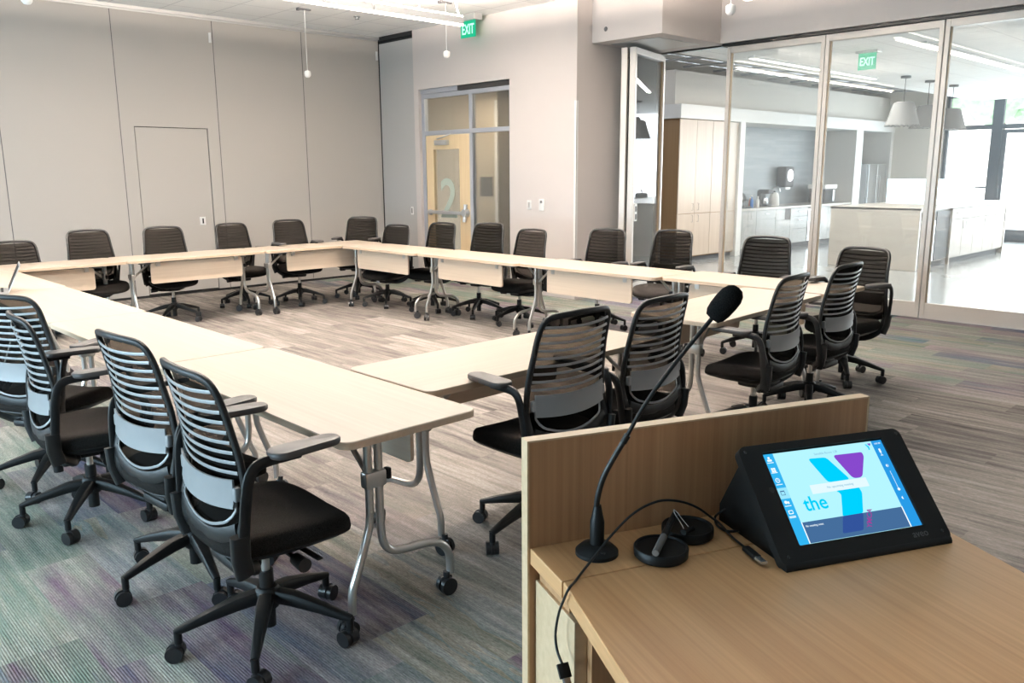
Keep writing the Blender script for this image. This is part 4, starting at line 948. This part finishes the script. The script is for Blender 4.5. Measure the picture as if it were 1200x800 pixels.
def circ(x, y, r_, n=12): return [(x+r_*math.cos(2*PI*j/n), y+r_*math.sin(2*PI*j/n)) for j in range(n)]
def rect(x, y, w_, h_): return [(x-w_/2, y-h_/2), (x+w_/2, y-h_/2), (x+w_/2, y+h_/2), (x-w_/2, y+h_/2)]
ui('menu_icons', [circ(-.111, .0705, .0022), rounded(rect(-.111, .0660, .0085, .0035), .001)] + [rect(-.1130+.0042*(j % 2), .0508-.0040*(j//2), .0036, .0034) for j in range(4)] + [circ(-.111, .0305, .0042, 16), circ(-.1125, -.0075, .0028), rect(-.1080, -.0085, .003, .004), rounded(rect(-.1107, -.0245, .0085, .0065), .0015)]
   + [rect(-.111, yy, .012, .0012) for yy in (.0618, .0440, .0232, -.0138, -.0315, -.0335)], 'white', .0006)
ui('menu_icon_details', [circ(-.111, .0305, .0030, 16), rounded(rect(-.1107, -.0245, .0058, .0038), .001)], 'barL', .0009)
ui('clock_hands', [rect(-.1110, .0313, .0008, .0032), rect(-.1102, .0303, .0022, .0008)], 'white', .0012)
ui('calendar_icon', [rect(-.1110, .0115, .0078, .0018), rect(-.1145, .0080, .0008, .006), rect(-.1075, .0080, .0008, .006), rect(-.1110, .0050, .0078, .0008)], 'grey', .0006)
ui('volume_icons', [rounded(rect(.1085, .0580, .0036, .0080), .0015), rect(.1085, .0515, .0010, .0040), rect(.1085, .0495, .0050, .0010), ccw([(.1060, .0310), (.1060, .0290), (.1085, .0270), (.1085, .0330)]), rect(.1105, .0300, .0008, .004), rect(.1090, .0030, .0007, .034), circ(.1092, -.0135, .0026, 14), ccw([(.1065, -.0280), (.1065, -.0300), (.1090, -.0320), (.1090, -.0260)])], 'white', .0006)
ui('corner_logo_arm', [ccw([(.0838, .0727), (.0868, .0727), (.0905, .0680), (.0900, .0625), (.0870, .0615), (.0875, .0665)])], 'cyan', .0006)
ui('corner_logo_tip', [ccw([(.0890, .0735), (.0955, .0735), (.0955, .0715), (.0925, .0690)])], 'purple', .0007)
text('maker_name', 'aveo', .0165, M['dkgrey'], tab, TM @ Matrix.Translation((.1055, -.0925, .0042)), .0002, bold=.0001)
for sx, sy in ((-.149, -.094), (.1545, .0845), (-.152, .0845), (.150, -.094)): MB().cyl(W3(sx, sy, .004), W3(sx, sy, .0055), .0028, .0022, 12).build('bezel_screw', M['rubber'], tab, 40)
MB().cyl(W3(-.1310, .0150, .0035), W3(-.1310, .0150, .0045), .0048, .0048, 20).build('home_button_hole', M['rubber'], tab, 40)
tag(tab, 'black wedge touch panel console with glowing blue screen', 'touch panel')

# cables
def on_desk(px, py, z=1.004):
    d = CF + CR*((px-600)/972.19) - CU*((py-400)/972.19); t = (z-1.6)/d.z; return Vector((0, 0, 1.6))+d*t
def cable(name, pts, plugs, lab):
    sp = smooth_path(pts, 8); r = empty(name, pts[0]); o0 = Vector(pts[0])
    MB().sweep([p-o0 for p in sp], .0042, n=8).build('wire', M['cable'], r, 60)
    for (a, b, wd, hh, m, nm) in plugs:
        MB().sweep([Vector(a)-o0, Vector(b)-o0], wd, hh, n=8, boxy=.35).build(nm, m, r, 30)
    tag(r, lab, 'cable'); return r
tq = (on_desk(800, 590)-Vector((0, 0, 1.6))).dot(CF)
LM = Matrix.Translation(LO) @ Matrix.Rotation(LA, 4, 'Z')
def on_plane(px, py, yl):
    nrm = (LM.to_3x3() @ Vector((0, 1, 0))); o = LM @ Vector((0, yl, 0)); d = CF + CR*((px-600)/972.19) - CU*((py-400)/972.19); c_ = Vector((0, 0, 1.6)); return c_ + d*((o-c_).dot(nrm)/d.dot(nrm))
P = [on_desk(874, 642, 1.006), on_desk(858, 629, 1.005), on_desk(843, 613, 1.006), on_plane(832, 605, -.030), on_plane(818, 595, -.035), on_plane(800, 588, -.042), on_plane(778, 586, -.05), on_plane(758, 592, -.06), on_plane(738, 605, -.07), on_plane(714, 630, -.080), on_plane(695, 654, -.094), on_plane(683, 669, -.112), on_desk(674, 681, 1.004)]
def on_x(px, py, xl):
    nrm = (LM.to_3x3() @ Vector((1, 0, 0))); o = LM @ Vector((xl, 0, 0)); d = CF + CR*((px-600)/972.19) - CU*((py-400)/972.19); c_ = Vector((0, 0, 1.6)); return c_ + d*((o-c_).dot(nrm)/d.dot(nrm))
L2 = [on_x(667, 689, -.0095), on_x(661, 702, -.0105), on_x(655, 718, -.012), on_x(651, 742, -.014), on_x(653, 762, -.014), on_x(659, 778, -.014)]
e0 = L2[-1]; dn = (on_x(664, 797, -.014)-e0)
dq = (on_desk(896, 660, 1.008)-P[0])
cable('usb_extension_cable', P+L2, [(P[0], P[0]+dq*.62, .013, .008, M['cable'], 'plug_housing'), (P[0]+dq*.58, P[0]+dq*.98, .011, .005, M['steel'], 'plug_tip'), (e0-dn*.05, e0+dn*.85, .0185, .007, M['cable'], 'plug_housing'), (e0+dn*.8, e0+dn*1.4, .012, .0045, M['steel'], 'plug_tip')], 'thin black cable arching from a metal plug to a square plug over the lectern edge')
Q = [on_plane(872, 590, -.06), on_plane(856, 594, -.045), on_plane(844, 600, -.035), on_desk(838, 606, 1.005), on_desk(841, 616, 1.005), on_desk(852, 622, 1.005), on_desk(868, 622, 1.005)]
cable('console_cable', Q, [], 'short black cable looping from the back of the touch panel console')

# ------------------------------------------------------------------ light
def area(name, loc, sx, sy, power, col, rot=(0, 0, 0), spread=None):
    l = bpy.data.lights.new(name, 'AREA'); l.shape = 'RECTANGLE'; l.size = sx; l.size_y = sy; l.energy = power; l.color = col
    if spread: l.spread = spread
    o = bpy.data.objects.new(name, l); C.objects.link(o); o.location = loc; o.rotation_euler = rot; return o
WARM = (1, .865, .76)
for n, (xe, y) in enumerate(((6.54, 7.62), (7.70, 4.62))):
    area('pendant_row_light', (xe-3.09, y, 3.23), 6.1, .07, 70, WARM)
    area('pendant_row_uplight', (xe-3.09, y, 3.36), 6.1, .07, 700, WARM, (PI, 0, 0))
for y in (2.5, 5.1, 7.7): area('window_daylight', (-2.42, y, 1.09), .6, 2.0, 80, (.56, .82, 1), (0, -PI/2, 0))
area('entrance_daylight', (21.1, 3.2, 1.7), 3.2, 8.2, 330, (.85, .94, 1), (0, PI/2, 0))
for y, x0, x1 in ((2.2, 11, 20.5), (4.2, 11, 20.5), (6.3, 10.6, 14.6)): area('kitchen_strip_light', ((x0+x1)/2, y, 3.09), x1-x0-.1, .06, 90, (1, .95, .88))
area('plenum_light', (15, 7.6, 3.32), 8, .8, 90, (1, .95, .88), (PI, 0, 0)) if False else None
area('corridor_lamp', (8.8, 9.6, 2.85), .6, 2.5, 45, (1, .85, .66))
w = bpy.data.worlds.new('sky'); sc.world = w; w.use_nodes = True; nt = w.node_tree; bg = nt.nodes['Background']
tc2 = nt.nodes.new('ShaderNodeTexCoord'); sx_ = nt.nodes.new('ShaderNodeSeparateXYZ'); nt.links.new(tc2.outputs['Generated'], sx_.inputs[0])
cr = nt.nodes.new('ShaderNodeValToRGB'); nt.links.new(sx_.outputs[2], cr.inputs[0]); cr.color_ramp.elements[0].color = (.95, .97, 1, 1); cr.color_ramp.elements[1].color = (.55, .75, 1, 1)
nt.links.new(cr.outputs[0], bg.inputs[0]); bg.inputs[1].default_value = 3.2
sn = bpy.data.lights.new('sun', 'SUN'); sn.energy = 5; sn.angle = .01; so = bpy.data.objects.new('sun', sn); C.objects.link(so); so.rotation_euler = (math.radians(40), math.radians(-14), 0)
